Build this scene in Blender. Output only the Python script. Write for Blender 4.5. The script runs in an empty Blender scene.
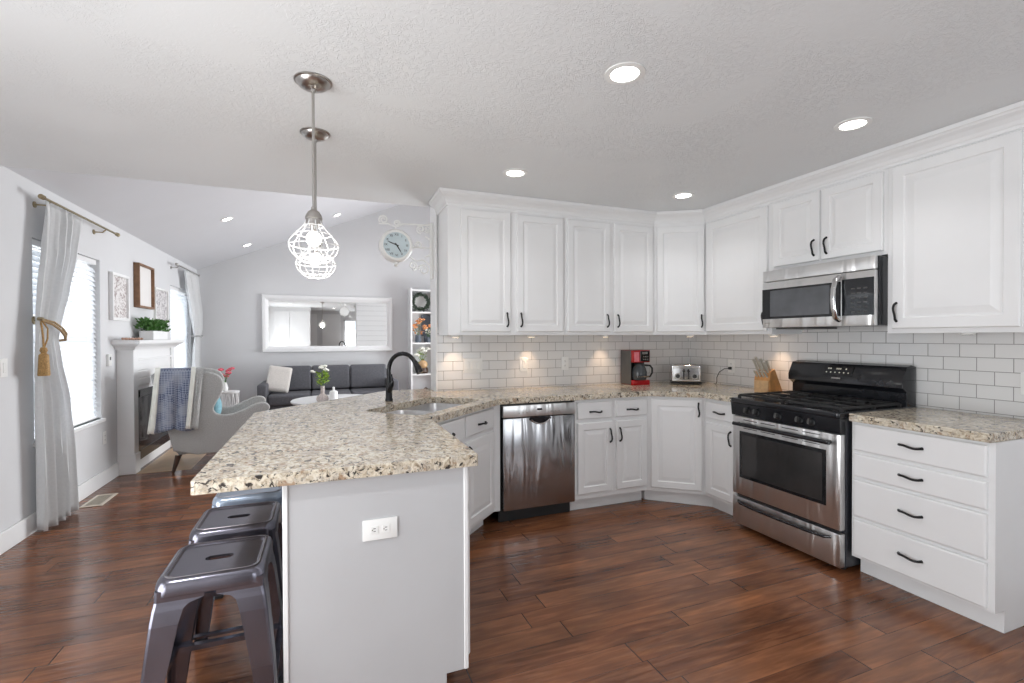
import bpy, bmesh, math, random
from math import sin, cos, pi, radians, sqrt, hypot, atan2
from mathutils import Vector, Matrix
random.seed(7)
C = bpy.context.scene.collection
SC = bpy.context.scene

# ------------------------------------------------------------------ camera, world, light, exposure
CAMH = 1.3491
YAW, PITCH, ROLL, FPX = .3734, .0089, -.003, 480.56
cd = bpy.data.cameras.new('camera'); cam = bpy.data.objects.new('camera', cd); C.objects.link(cam)
cd.sensor_width = 36; cd.lens = FPX / 1024 * 36; cd.clip_start = .05; cd.clip_end = 100
_r = Vector((cos(YAW), -sin(YAW), 0)); _f0 = Vector((sin(YAW), cos(YAW), 0)); _z = Vector((0, 0, 1))
_f = _f0 * cos(PITCH) - _z * sin(PITCH); _u = _z * cos(PITCH) + _f0 * sin(PITCH)
_R = _r * cos(ROLL) + _u * sin(ROLL); _U = _u * cos(ROLL) - _r * sin(ROLL)
mw = Matrix.Identity(4)
for i in range(3):
    mw[i][0] = _R[i]; mw[i][1] = _U[i]; mw[i][2] = -_f[i]
mw[0][3], mw[1][3], mw[2][3] = 0, 0, CAMH
cam.matrix_world = mw
SC.camera = cam

world = bpy.data.worlds.new('sky'); SC.world = world; world.use_nodes = True
bg = world.node_tree.nodes['Background']; bg.inputs[0].default_value = (.86, .93, 1, 1); bg.inputs[1].default_value = 1.7
SC.view_settings.view_transform = 'Standard'; SC.view_settings.look = 'None'
SC.view_settings.gamma = 1; SC.view_settings.use_curve_mapping = False
SC.view_settings.exposure = 0.0

def area_light(name, loc, direction, sx, sy, power, color=(1, 1, 1)):
    l = bpy.data.lights.new(name, 'AREA'); l.shape = 'RECTANGLE'; l.size = sx; l.size_y = sy; l.energy = power; l.color = color
    o = bpy.data.objects.new(name, l); C.objects.link(o); o.location = loc
    o.rotation_euler = Vector(direction).to_track_quat('-Z', 'Y').to_euler()
    return o
# lamps outside the panes; patio, side and living doors are unseen, added for fill
area_light('daylight_window_near', (-2.10, 4.90, 1.34), (1, 0, .2), 1.1, 1.4, 20, (.93, .97, 1))
area_light('daylight_window_far', (-2.10, 8.15, 1.34), (1, 0, .2), 1.1, 1.4, 20, (.93, .97, 1))
area_light('added_patio_fill', (1.9, -2.74, 1.1), (0, 1, 1.5), 2.3, 2.0, 48, (.95, .975, 1))
area_light('added_side_fill', (-2.10, .7, 1.1), (1, 0, .65), 2.0, 2.0, 98, (.95, .975, 1))
area_light('added_living_fill', (3.62, 7.0, 1.1), (-1, -.6, .3), 2.6, 2.0, 245, (.95, .975, 1))
CAN_W, VAULT_W, BULB_W, PUCK_W = 1.7, 1.5, 2.2, 4.6

# ------------------------------------------------------------------ room numbers
XL, XW, YB, YC, YF, YN = -1.896, 3.415, 3.838, 4.01, 9.078, -2.6
XE = .853
CEIL, EAVE, SL, RX = 2.44, 2.45, .42, 1.75
UPZ0, UPZ1 = 1.366, 2.34
CT, CB = .914, .872

# ------------------------------------------------------------------ materials
class NT:
    def __init__(s, name):
        s.m = bpy.data.materials.new(name); s.m.use_nodes = True
        s.t = s.m.node_tree; s.b = s.t.nodes['Principled BSDF']
    def n(s, typ, **kw):
        o = s.t.nodes.new(typ)
        for k, v in kw.items():
            if hasattr(o, k): setattr(o, k, v)
        return o
    def l(s, a, b): s.t.links.new(a, b)
    def math(s, op, a, b=None, c=None):
        o = s.n('ShaderNodeMath', operation=op)
        for i, v in enumerate((a, b, c)):
            if v is None: continue
            if isinstance(v, (int, float)): o.inputs[i].default_value = v
            else: s.l(v, o.inputs[i])
        return o.outputs[0]
    def ramp(s, fac, stops, interp='LINEAR'):
        o = s.n('ShaderNodeValToRGB'); o.color_ramp.interpolation = interp
        e = o.color_ramp.elements
        while len(e) < len(stops): e.new(.5)
        for i, (p, c) in enumerate(stops):
            e[i].position = p; e[i].color = (c[0], c[1], c[2], 1)
        s.l(fac, o.inputs[0]); return o.outputs[0]
    def mix(s, fac, a, b, typ='MIX'):
        o = s.n('ShaderNodeMix', data_type='RGBA', blend_type=typ)
        for i, v in ((0, fac), (6, a), (7, b)):
            if isinstance(v, (int, float)): o.inputs[i].default_value = v
            elif isinstance(v, tuple): o.inputs[i].default_value = (*v, 1)
            else: s.l(v, o.inputs[i])
        return o.outputs[2]
    def coord(s, scale=(1, 1, 1), loc=(0, 0, 0), rot=(0, 0, 0), kind='Object'):
        tc = s.n('ShaderNodeTexCoord'); mp = s.n('ShaderNodeMapping')
        mp.inputs['Scale'].default_value = scale; mp.inputs['Location'].default_value = loc; mp.inputs['Rotation'].default_value = rot
        s.l(tc.outputs[kind], mp.inputs[0]); return mp.outputs[0]
    def noise(s, vec, scale, detail=3, rough=.5, dist=0):
        o = s.n('ShaderNodeTexNoise'); o.inputs['Scale'].default_value = scale; o.inputs['Detail'].default_value = detail
        o.inputs['Roughness'].default_value = rough; o.inputs['Distortion'].default_value = dist
        s.l(vec, o.inputs['Vector']); return o.outputs['Fac']
    def bump(s, h, strength, dist):
        o = s.n('ShaderNodeBump'); o.inputs['Strength'].default_value = strength; o.inputs['Distance'].default_value = dist
        s.l(h, o.inputs['Height']); s.l(o.outputs[0], s.b.inputs['Normal'])
    def set(s, **kw):
        for k, v in kw.items():
            i = s.b.inputs[k.replace('_', ' ')]
            if isinstance(v, (int, float)): i.default_value = v
            elif isinstance(v, tuple): i.default_value = (*v, 1)
            else: s.l(v, i)
        return s

def flat(name, col, rough=.5, metal=0, var=.04, scale=14, bump=0, bscale=60, bdist=.001, **kw):
    """plain material with a little procedural variation"""
    t = NT(name); v = t.coord(); f = t.noise(v, scale, 3)
    lo = tuple(max(0, c * (1 - var)) for c in col); hi = tuple(min(1, c * (1 + var)) for c in col)
    t.set(Base_Color=t.ramp(f, [(.3, lo), (.7, hi)]), Roughness=rough, Metallic=metal, **kw)
    if bump: t.bump(t.noise(v, bscale, 2), bump, bdist)
    return t.m
def emis(name, col, strength):
    t = NT(name); t.set(Base_Color=col, Emission_Color=col, Emission_Strength=strength, Roughness=.5); return t.m

M = {}
M['wall'] = flat('grey_wall_paint', (.655, .657, .665), .75, var=.012, scale=3, bump=.15, bscale=180, bdist=.001)
M['wall_white'] = flat('white_wall_paint', (.76, .76, .76), .6, var=.01, bump=.1, bscale=180)
M['white'] = flat('white_cabinet_paint', (.80, .80, .80), .34, var=.012, scale=5)
M['white_trim'] = flat('white_trim_paint', (.82, .82, .82), .4, var=.01, scale=5)
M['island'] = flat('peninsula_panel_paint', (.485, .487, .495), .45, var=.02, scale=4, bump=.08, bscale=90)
M['plastic'] = flat('white_plastic', (.82, .82, .80), .3, var=.01)
M['black_iron'] = flat('black_pull_metal', (.012, .012, .013), .38, .3, var=.2)
M['black_enamel'] = flat('black_enamel', (.012, .013, .016), .16, var=.1)
M['black_matte'] = flat('black_matte', (.014, .014, .015), .5, var=.2)
M['range_side'] = flat('dark_painted_side', (.028, .03, .038), .4, var=.1)
M['black_glass'] = flat('black_glass', (.01, .011, .013), .05, var=.05)
M['oven_glass'] = flat('tinted_oven_glass', (.035, .034, .034), .06, var=.15, scale=8)
M['mw_glass'] = flat('microwave_door_glass', (.10, .105, .115), .08, var=.2, scale=6)
M['nickel'] = flat('brushed_nickel', (.46, .44, .42), .28, 1, var=.08)
M['chrome'] = flat('polished_steel', (.62, .62, .62), .15, 1, var=.05)
M['cage'] = flat('white_cage_wire', (.85, .85, .85), .4, var=.02)
M['brass'] = flat('aged_brass', (.36, .30, .19), .35, .9, var=.15)
M['gun'] = flat('gunmetal_lacquer', (.155, .15, .18), .22, .85, var=.15, scale=6)
M['gun_rub'] = flat('rubbed_gunmetal_edge', (.22, .20, .21), .3, .8, var=.2)
M['sky_sheen_metal'] = flat('painted_sky_sheen', (.38, .45, .55), .2, .5, var=.08)  # sky reflection on the third stool, painted into its base colour
M['faucet'] = flat('matte_black_faucet', (.014, .014, .016), .27, .4, var=.15)
M['sofa'] = flat('charcoal_upholstery', (.105, .105, .117), .9, var=.15, scale=40, bump=.3, bscale=300)
M['armchair'] = flat('grey_linen_upholstery', (.43, .43, .42), .95, var=.28, scale=120, bump=.5, bscale=260)
M['cream'] = flat('cream_woven_cloth', (.66, .62, .58), .95, var=.08, scale=90, bump=.4, bscale=200)
M['teal'] = flat('teal_cloth', (.20, .38, .44), .9, var=.15, scale=60)
M['dark_wood'] = flat('dark_stained_wood', (.05, .024, .013), .4, var=.3, scale=20)
M['brown_frame'] = flat('walnut_frame', (.22, .115, .06), .5, var=.2, scale=30)
M['tan_wood'] = flat('tan_wood', (.52, .33, .17), .5, var=.15, scale=30)
M['block_wood'] = flat('maple_block_wood', (.52, .25, .08), .45, var=.2, scale=25)
M['knife'] = flat('pale_knife_handle', (.52, .50, .44), .4, .3, var=.1)
M['green'] = flat('leaf_green', (.06, .17, .03), .5, var=.45, scale=30)
M['green_light'] = flat('fresh_leaf_green', (.28, .42, .05), .5, var=.4, scale=30)
M['green_dark'] = flat('wreath_green', (.035, .055, .035), .6, var=.5, scale=60)
M['petal'] = flat('white_petal', (.85, .85, .78), .6, var=.05)
M['orange'] = flat('orange_petal', (.75, .33, .14), .6, var=.25, scale=40)
M['pink'] = flat('pink_petal', (.72, .14, .18), .6, var=.25, scale=40)
M['red'] = flat('red_plastic', (.40, .008, .012), .22, var=.1)
M['grey_side'] = flat('dark_grey_plastic', (.085, .083, .08), .4, var=.1)
M['red_light'] = flat('pale_red_water_window', (.62, .17, .20), .2, var=.1)
M['light_on'] = emis('lit_lamp_disc', (1, .97, .92), 14)
M['bulb_on'] = emis('lit_bulb', (1, .97, .93), 4)
M['puck_on'] = emis('lit_puck', (1, .75, .5), 5)
M['digits'] = emis('lit_display_digits', (.75, .72, .6), .06)
M['mat_white'] = flat('picture_paper', (.78, .76, .74), .6, var=.01)
M['dark_grey'] = flat('dark_grey_art', (.10, .12, .15), .6, var=.2)
M['glassy'] = flat('smoked_glass', (.05, .055, .06), .06, var=.2)
M['hearth'] = flat('tan_stone', (.52, .36, .22), .4, var=.1, scale=9)
M['vent'] = flat('cream_register', (.66, .60, .50), .4, var=.03)
M['clock_face'] = flat('pale_blue_clock_face', (.58, .67, .70), .4, var=.03)

def stainless(name, base, rough, along):
    t = NT(name); f = t.noise(t.coord(scale=(2, 2, 260)), 1.0, 3)
    w = t.noise(t.coord(scale=(9, 9, 1.1)), 1.0, 1, .5, 1.2)
    t.set(Base_Color=t.ramp(f, [(.3, tuple(c * .97 for c in base)), (.7, tuple(min(1, c * 1.03) for c in base))]), Metallic=1.0,
          Roughness=t.math('MULTIPLY_ADD', f, .06, rough), Anisotropic=.55)
    t.bump(w, .6, .03); return t.m
M['steel'] = stainless('brushed_stainless', (.66, .655, .65), .30, 'x')
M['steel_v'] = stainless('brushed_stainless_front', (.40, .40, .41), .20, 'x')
M['steel_bowl'] = flat('sink_steel', (.62, .62, .63), .3, 1, var=.05, scale=30)

def t_ceiling():
    t = NT('knockdown_ceiling'); v = t.coord()
    a = t.noise(v, 26, 5, .55, 2.2); m = t.noise(v, 1.6, 2)
    h = t.ramp(a, [(.47, (0, 0, 0)), (.53, (1, 1, 1)), (.60, (.55, .55, .55))])
    hh = t.math('MULTIPLY', h, t.ramp(m, [(.42, (.05, .05, .05)), (.58, (1, 1, 1))]))
    t.set(Base_Color=(.77, .785, .79), Roughness=.8); t.bump(hh, .42, .006); return t.m
M['ceiling'] = t_ceiling()
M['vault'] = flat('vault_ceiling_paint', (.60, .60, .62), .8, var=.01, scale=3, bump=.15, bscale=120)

def t_floor():
    t = NT('scraped_dark_hardwood'); tc = t.n('ShaderNodeTexCoord'); sp = t.n('ShaderNodeSeparateXYZ'); t.l(tc.outputs['Object'], sp.inputs[0])
    W, L = .127, 1.05
    ry = t.math('DIVIDE', sp.outputs[1], W); row = t.math('FLOOR', ry); fy = t.math('FRACT', ry)
    wn = t.n('ShaderNodeTexWhiteNoise', noise_dimensions='1D'); t.l(row, wn.inputs['W'])
    rx = t.math('ADD', t.math('DIVIDE', sp.outputs[0], L), t.math('MULTIPLY', wn.outputs['Value'], 7.3)); col = t.math('FLOOR', rx); fx = t.math('FRACT', rx)
    cv = t.n('ShaderNodeCombineXYZ'); t.l(row, cv.inputs[0]); t.l(col, cv.inputs[1])
    w2 = t.n('ShaderNodeTexWhiteNoise', noise_dimensions='2D'); t.l(cv.outputs[0], w2.inputs['Vector'])
    rnd = w2.outputs['Value']
    ey = t.math('MINIMUM', fy, t.math('SUBTRACT', 1.0, fy)); ex = t.math('MINIMUM', fx, t.math('SUBTRACT', 1.0, fx))
    sy = t.math('LESS_THAN', ey, .012); sx = t.math('LESS_THAN', ex, .0022)
    seam = t.math('MAXIMUM', t.math('MULTIPLY', sy, .55), sx)
    # grain running along the planks, shifted per plank
    off = t.n('ShaderNodeCombineXYZ'); t.l(t.math('MULTIPLY', rnd, 40.0), off.inputs[2])
    va = t.n('ShaderNodeVectorMath', operation='ADD'); t.l(t.coord(scale=(1.6, 15, 1)), va.inputs[0]); t.l(off.outputs[0], va.inputs[1])
    g = t.noise(va.outputs[0], 2.2, 5, .6, .5)
    blot = t.noise(t.coord(scale=(1.5, 4, 1)), 1.7, 3, .5)
    base = t.ramp(g, [(.28, (.062, .023, .0115)), (.48, (.160, .061, .028)), (.72, (.35, .150, .066))])
    b2 = t.mix(.5, base, t.ramp(rnd, [(0, (.090, .034, .017)), (.5, (.168, .066, .031)), (1, (.26, .11, .051))]))
    b3 = t.mix(1.0, b2, t.ramp(blot, [(.3, (.68, .68, .70)), (.7, (1.3, 1.24, 1.17))]), 'MULTIPLY')
    t.set(Base_Color=t.mix(seam, b3, (.008, .004, .003)), Roughness=t.math('MULTIPLY_ADD', g, .10, .16), Specular_IOR_Level=.5)
    rip = t.noise(t.coord(scale=(2.4, 30, 1)), 1.3, 1, .4, .1)
    h = t.math('SUBTRACT', rip, t.math('MULTIPLY', seam, .8)); t.bump(h, .36, .007); return t.m
M['floor'] = t_floor()

def t_granite():
    t = NT('speckled_granite'); v = t.coord(rot=(.3, .2, .6), scale=(1, .7, 1))
    n0 = t.noise(v, 13, 4, .6, .6); n1 = t.noise(v, 48, 5, .65, .8); n2 = t.noise(t.coord(loc=(5, 3, 1), scale=(1, .75, 1)), 42, 5, .68, .9)
    n3 = t.noise(t.coord(loc=(2, 7, 4)), 28, 3, .6, .5); n4 = t.noise(t.coord(loc=(9, 1, 4)), 60, 4, .65, .7)
    base = t.ramp(n1, [(.33, (.22, .165, .11)), (.43, (.50, .42, .31)), (.54, (.68, .61, .49)), (.68, (.78, .74, .64))])
    base = t.mix(t.ramp(n0, [(.50, (0, 0, 0)), (.66, (.5, .5, .5))]), base, (.36, .32, .28))
    base = t.mix(t.ramp(n4, [(.57, (0, 0, 0)), (.63, (.75, .75, .75))]), base, (.30, .275, .25))
    base = t.mix(t.ramp(n3, [(.60, (0, 0, 0)), (.66, (.7, .7, .7))]), base, (.30, .17, .09))
    base = t.mix(t.ramp(n2, [(.565, (0, 0, 0)), (.605, (1, 1, 1))]), base, (.032, .026, .023))
    t.set(Base_Color=base, Roughness=.12, Specular_IOR_Level=.6); return t.m
M['granite'] = t_granite()

def t_tile(axis, shift):
    t = NT('white_subway_tile_' + axis); tc = t.n('ShaderNodeTexCoord'); sp = t.n('ShaderNodeSeparateXYZ'); t.l(tc.outputs['Object'], sp.inputs[0])
    cv = t.n('ShaderNodeCombineXYZ'); t.l(t.math('SUBTRACT', sp.outputs[0 if axis == 'x' else 1], shift), cv.inputs[0]); t.l(t.math('SUBTRACT', sp.outputs[2], .925), cv.inputs[1])
    b = t.n('ShaderNodeTexBrick', offset=.5, offset_frequency=2); t.l(cv.outputs[0], b.inputs['Vector'])
    for k, x in (('Scale', 1), ('Mortar Size', .0019), ('Mortar Smooth', .2), ('Brick Width', .1555), ('Row Height', .0757), ('Bias', 0)): b.inputs[k].default_value = x
    b.inputs['Color1'].default_value = (.74, .735, .725, 1); b.inputs['Color2'].default_value = (.70, .695, .69, 1); b.inputs['Mortar'].default_value = (.27, .26, .25, 1)
    t.set(Base_Color=b.outputs['Color'], Roughness=t.math('MULTIPLY_ADD', b.outputs['Fac'], .6, .14))
    t.bump(t.math('SUBTRACT', 1.0, b.outputs['Fac']), .5, .002); return t.m
M['tile_x'] = t_tile('x', 1.2135); M['tile_y'] = t_tile('y', 1.944 + .0778)

def t_curtain():
    t = NT('white_linen_curtain'); v = t.coord(); f = t.noise(v, 60, 3)
    t.set(Base_Color=t.ramp(f, [(.3, (.80, .80, .79)), (.7, (.88, .88, .87))]), Roughness=.9)
    tr = t.n('ShaderNodeBsdfTranslucent'); tr.inputs[0].default_value = (.85, .86, .88, 1); mx = t.n('ShaderNodeMixShader'); mx.inputs[0].default_value = .4
    t.l(t.b.outputs[0], mx.inputs[1]); t.l(tr.outputs[0], mx.inputs[2]); t.l(mx.outputs[0], t.t.nodes['Material Output'].inputs[0]); return t.m
M['curtain'] = t_curtain()
def t_slat():
    t = NT('white_blind_slat'); t.set(Base_Color=(.86, .87, .88), Roughness=.6)
    v = t.coord(); f = t.noise(v, 30, 2); t.set(Roughness=t.math('MULTIPLY_ADD', f, .1, .5))
    tr = t.n('ShaderNodeBsdfTranslucent'); tr.inputs[0].default_value = (.95, .97, 1, 1); mx = t.n('ShaderNodeMixShader'); mx.inputs[0].default_value = .38
    t.l(t.b.outputs[0], mx.inputs[1]); t.l(tr.outputs[0], mx.inputs[2]); t.l(mx.outputs[0], t.t.nodes['Material Output'].inputs[0]); return t.m
M['slat'] = t_slat()
def t_glass():
    t = NT('clear_glass'); tr = t.n('ShaderNodeBsdfTransparent'); gl = t.n('ShaderNodeBsdfGlossy'); gl.inputs['Roughness'].default_value = .02
    fr = t.n('ShaderNodeFresnel'); mx = t.n('ShaderNodeMixShader'); t.l(t.math('MULTIPLY', fr.outputs[0], .7), mx.inputs[0]); t.l(tr.outputs[0], mx.inputs[1]); t.l(gl.outputs[0], mx.inputs[2])
    t.l(mx.outputs[0], t.t.nodes['Material Output'].inputs[0]); return t.m
M['glass'] = t_glass()
def t_mirror():
    t = NT('mirror_silver'); t.set(Base_Color=(.86, .87, .87), Metallic=1.0, Roughness=.015); return t.m
M['mirror'] = t_mirror()
def t_blanket():
    t = NT('blue_white_woven_throw'); v = t.coord(rot=(0, .785, 0))
    c = t.n('ShaderNodeTexChecker'); c.inputs['Scale'].default_value = 62; c.inputs['Color1'].default_value = (.105, .13, .21, 1); c.inputs['Color2'].default_value = (.30, .33, .41, 1); t.l(v, c.inputs['Vector'])
    n = t.noise(t.coord(), 9, 3); col = t.mix(t.ramp(n, [(.42, (0, 0, 0)), (.62, (.75, .75, .75))]), c.outputs[0], (.36, .38, .44))
    t.set(Base_Color=col, Roughness=.95); t.bump(t.noise(t.coord(), 120, 2), .5, .002); return t.m
M['blanket'] = t_blanket()
def t_speckart(name, a, b, sc):
    t = NT(name); v = t.coord(); vo = t.n('ShaderNodeTexVoronoi'); vo.inputs['Scale'].default_value = sc; t.l(v, vo.inputs['Vector'])
    n = t.noise(v, sc * .6, 3, .6, 1.5)
    t.set(Base_Color=t.mix(t.ramp(n, [(.5, (0, 0, 0)), (.56, (1, 1, 1))]), a, b), Roughness=.7); return t.m
M['art_a'] = t_speckart('speckled_print', (.74, .72, .71), (.34, .28, .27), 44)
M['art_b'] = t_speckart('grey_speckled_print', (.66, .64, .64), (.30, .28, .29), 50)
def t_shiplap():
    t = NT('white_shiplap'); tc = t.n('ShaderNodeTexCoord'); sp = t.n('ShaderNodeSeparateXYZ'); t.l(tc.outputs['Object'], sp.inputs[0])
    f = t.math('FRACT', t.math('DIVIDE', sp.outputs[2], .14)); g = t.math('LESS_THAN', f, .04)
    t.set(Base_Color=t.mix(g, (.70, .70, .70), (.30, .30, .30)), Roughness=.5); t.bump(t.math('SUBTRACT', 1.0, g), .4, .004); return t.m
M['shiplap'] = t_shiplap()

# ------------------------------------------------------------------ mesh helpers
class MB:
    def __init__(s): s.bm = bmesh.new(); s.sm = False
    def box(s, x0, x1, y0, y1, z0, z1, bev=0, seg=2, mat=None, T=None):
        M4 = Matrix.Translation(((x0 + x1) / 2, (y0 + y1) / 2, (z0 + z1) / 2)) @ Matrix.Diagonal((abs(x1 - x0), abs(y1 - y0), abs(z1 - z0), 1))
        if T is not None: M4 = T @ M4
        r = bmesh.ops.create_cube(s.bm, size=1, matrix=M4)
        if bev:
            es = {e for v in r['verts'] for e in v.link_edges}
            bmesh.ops.bevel(s.bm, geom=list(es), offset=bev, segments=seg, affect='EDGES', profile=.6)
            if seg > 1: s.sm = True
        return s
    def prism(s, pts, z0, z1, axis='z', bev=0, seg=2):
        """extrude a polygon. axis z: pts=(x,y); axis y: pts=(x,z) between y0,y1; axis x: pts=(y,z)"""
        def P(p, h): return {'z': (p[0], p[1], h), 'y': (p[0], h, p[1]), 'x': (h, p[0], p[1])}[axis]
        a = [s.bm.verts.new(P(p, z0)) for p in pts]; b = [s.bm.verts.new(P(p, z1)) for p in pts]
        fs = [s.bm.faces.new(a[::-1]), s.bm.faces.new(b)]
        n = len(pts)
        for i in range(n): fs.append(s.bm.faces.new((a[i], a[(i + 1) % n], b[(i + 1) % n], b[i])))
        bmesh.ops.recalc_face_normals(s.bm, faces=fs)
        if bev:
            es = {e for f in (fs[0], fs[1]) for e in f.edges}
            bmesh.ops.bevel(s.bm, geom=list(es), offset=bev, segments=seg, affect='EDGES', profile=.6); s.sm = True
        return s
    def tube(s, pts, r, n=8, closed=False, flat=1.0):
        pts = [Vector(p) for p in pts]; rs = r if isinstance(r, (list, tuple)) else [r] * len(pts)
        rings = []; prev = None; N = len(pts)
        for i, p in enumerate(pts):
            if closed: d = pts[(i + 1) % N] - pts[i - 1]
            else: d = pts[min(i + 1, N - 1)] - pts[max(i - 1, 0)]
            d.normalize()
            if prev is None:
                u = d.orthogonal().normalized()
                if abs(d.z) < .99: u = d.cross(Vector((0, 0, 1))).normalized()
            else: u = (prev - d * prev.dot(d)).normalized()
            prev = u; w = d.cross(u)
            rings.append([s.bm.verts.new(p + (u * cos(2 * pi * k / n) + w * sin(2 * pi * k / n) * flat) * rs[i]) for k in range(n)])
        for i in range(N if closed else N - 1):
            a, b = rings[i], rings[(i + 1) % N]
            for k in range(n): s.bm.faces.new((a[k], a[(k + 1) % n], b[(k + 1) % n], b[k]))
        if not closed:
            s.bm.faces.new(rings[0][::-1]); s.bm.faces.new(rings[-1])
        s.sm = True; return s
    def lathe(s, prof, n=24, c=(0, 0, 0), T=None):
        rings = []; fs = []
        T = T or Matrix.Identity(4)
        for r, z in prof:
            if r < 1e-6: rings.append([s.bm.verts.new(T @ Vector((c[0], c[1], c[2] + z)))])
            else: rings.append([s.bm.verts.new(T @ Vector((c[0] + r * cos(2 * pi * k / n), c[1] + r * sin(2 * pi * k / n), c[2] + z))) for k in range(n)])
        for a, b in zip(rings, rings[1:]):
            for k in range(n):
                if len(a) == 1 and len(b) == 1: continue
                if len(a) == 1: fs.append(s.bm.faces.new((a[0], b[(k + 1) % n], b[k])))
                elif len(b) == 1: fs.append(s.bm.faces.new((a[k], a[(k + 1) % n], b[0])))
                else: fs.append(s.bm.faces.new((a[k], a[(k + 1) % n], b[(k + 1) % n], b[k])))
        for rr, rev in ((rings[0], True), (rings[-1], False)):
            if len(rr) > 1: fs.append(s.bm.faces.new(rr[::-1] if rev else rr))
        bmesh.ops.recalc_face_normals(s.bm, faces=fs)
        s.sm = True; return s
    def rings(s, loops, cap0=True, cap1=True):
        R = [[s.bm.verts.new(p) for p in lp] for lp in loops]; fs = []
        n = len(R[0])
        for a, b in zip(R, R[1:]):
            for k in range(n): fs.append(s.bm.faces.new((a[k], a[(k + 1) % n], b[(k + 1) % n], b[k])))
        if cap0: fs.append(s.bm.faces.new(R[0][::-1]))
        if cap1: fs.append(s.bm.faces.new(R[-1]))
        bmesh.ops.recalc_face_normals(s.bm, faces=fs); return R
    def plate(s, outer, hole, z0, z1):
        """flat slab with a hole (outer, hole lists of (x,y))"""
        V = []
        for z in (z0, z1):
            lo = [s.bm.verts.new((x, y, z)) for x, y in outer]; hi = [s.bm.verts.new((x, y, z)) for x, y in hole]
            es = [s.bm.edges.new((q[i], q[(i + 1) % len(q)])) for q in (lo, hi) for i in range(len(q))]
            bmesh.ops.triangle_fill(s.bm, edges=es, use_beauty=True); V.append((lo, hi))
        for j in (0, 1):
            a, b = V[0][j], V[1][j]; n = len(a)
            for i in range(n): s.bm.faces.new((a[i], a[(i + 1) % n], b[(i + 1) % n], b[i]))
        bmesh.ops.recalc_face_normals(s.bm, faces=s.bm.faces[:]); return s
    def sphere(s, c, r, sub=2, sc=(1, 1, 1), noise=0):
        rr = bmesh.ops.create_icosphere(s.bm, subdivisions=sub, radius=r, matrix=Matrix.Translation(c) @ Matrix.Diagonal((*sc, 1)))
        if noise:
            for v in rr['verts']: v.co += Vector((random.uniform(-1, 1), random.uniform(-1, 1), random.uniform(-1, 1))) * noise
        s.sm = True; return s
    def leaf(s, p, d, l, w, roll=0):
        p = Vector(p); d = Vector(d).normalized(); u = d.cross(Vector((0, 0, 1)))
        if u.length < .1: u = Vector((1, 0, 0))
        u.normalize(); u = (Matrix.Rotation(roll, 3, d) @ u); nn = u.cross(d)
        q = [p, p + d * l * .5 + u * w * .5 + nn * l * .06, p + d * l, p + d * l * .5 - u * w * .5 + nn * l * .06]
        s.bm.faces.new([s.bm.verts.new(x) for x in q]); return s
    def build(s, name, mat, parent=None, smooth=None, loc=None, rot=None, mod=None):
        me = bpy.data.meshes.new(name); s.bm.normal_update(); s.bm.to_mesh(me); s.bm.free()
        me.materials.append(M[mat] if isinstance(mat, str) else mat)
        o = bpy.data.objects.new(name, me); C.objects.link(o)
        if parent is not None: o.parent = parent
        if loc is not None: o.location = loc
        if rot is not None: o.rotation_euler = rot
        if smooth if smooth is not None else s.sm:
            me.polygons.foreach_set('use_smooth', [True] * len(me.polygons))
            try: me.set_sharp_from_angle(angle=radians(38))
            except Exception: pass
        return o

def bevmod(o, w=.004, seg=2, ang=40):
    m = o.modifiers.new('bevel', 'BEVEL'); m.width = w; m.segments = seg; m.limit_method = 'ANGLE'; m.angle_limit = radians(ang)
    return o
def tag(o, label=None, cat=None, group=None, kind=None):
    if label: o['label'] = label
    if cat: o['category'] = cat
    if group: o['group'] = group
    if kind: o['kind'] = kind
    return o
def thing(name, label, cat, loc=(0, 0, 0), rz=0, group=None):
    o = bpy.data.objects.new(name, None); C.objects.link(o); o.location = loc; o.rotation_euler = (0, 0, rz); o.empty_display_size = .1
    return tag(o, label, cat, group)
def struct(o): o['kind'] = 'structure'; return o
def children(o): return [x for x in C.objects if x.parent is o]
def dup(root, loc, rz, label=None, group=None, parent=None):
    c = root.copy(); C.objects.link(c)
    if parent is None:
        c.location = loc; c.rotation_euler = (0, 0, rz)
        if label: c['label'] = label
        if group: c['group'] = group
    else: c.parent = parent
    for ch in children(root): dup(ch, None, None, parent=c)
    return c
def rrect(cx, cy, hx, hy, r, n=6, z=None):
    out = []
    for sx, sy, a0 in ((1, 1, 0), (-1, 1, 90), (-1, -1, 180), (1, -1, 270)):
        for k in range(n + 1):
            a = radians(a0 + 90 * k / n); p = (cx + sx * (hx - r) + r * cos(a), cy + sy * (hy - r) + r * sin(a))
            out.append(p if z is None else (*p, z))
    return out
def frame(m, x0, x1, z0, z1, w, y0, y1, bev=.002):
    """rectangular frame in the xz plane"""
    m.box(x0, x1, y0, y1, z1 - w, z1, bev); m.box(x0, x1, y0, y1, z0, z0 + w, bev)
    m.box(x0, x0 + w, y0, y1, z0 + w, z1 - w, bev); m.box(x1 - w, x1, y0, y1, z0 + w, z1 - w, bev); return m
def text_mesh(s, size):
    cu = bpy.data.curves.new('lettering', 'FONT'); cu.body = s; cu.size = size; cu.align_x = 'CENTER'; cu.align_y = 'CENTER'; cu.extrude = .0004
    o = bpy.data.objects.new('lettering', cu); C.objects.link(o); dg = bpy.context.evaluated_depsgraph_get()
    me = bpy.data.meshes.new_from_object(o.evaluated_get(dg)); bpy.data.objects.remove(o); return me

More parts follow.
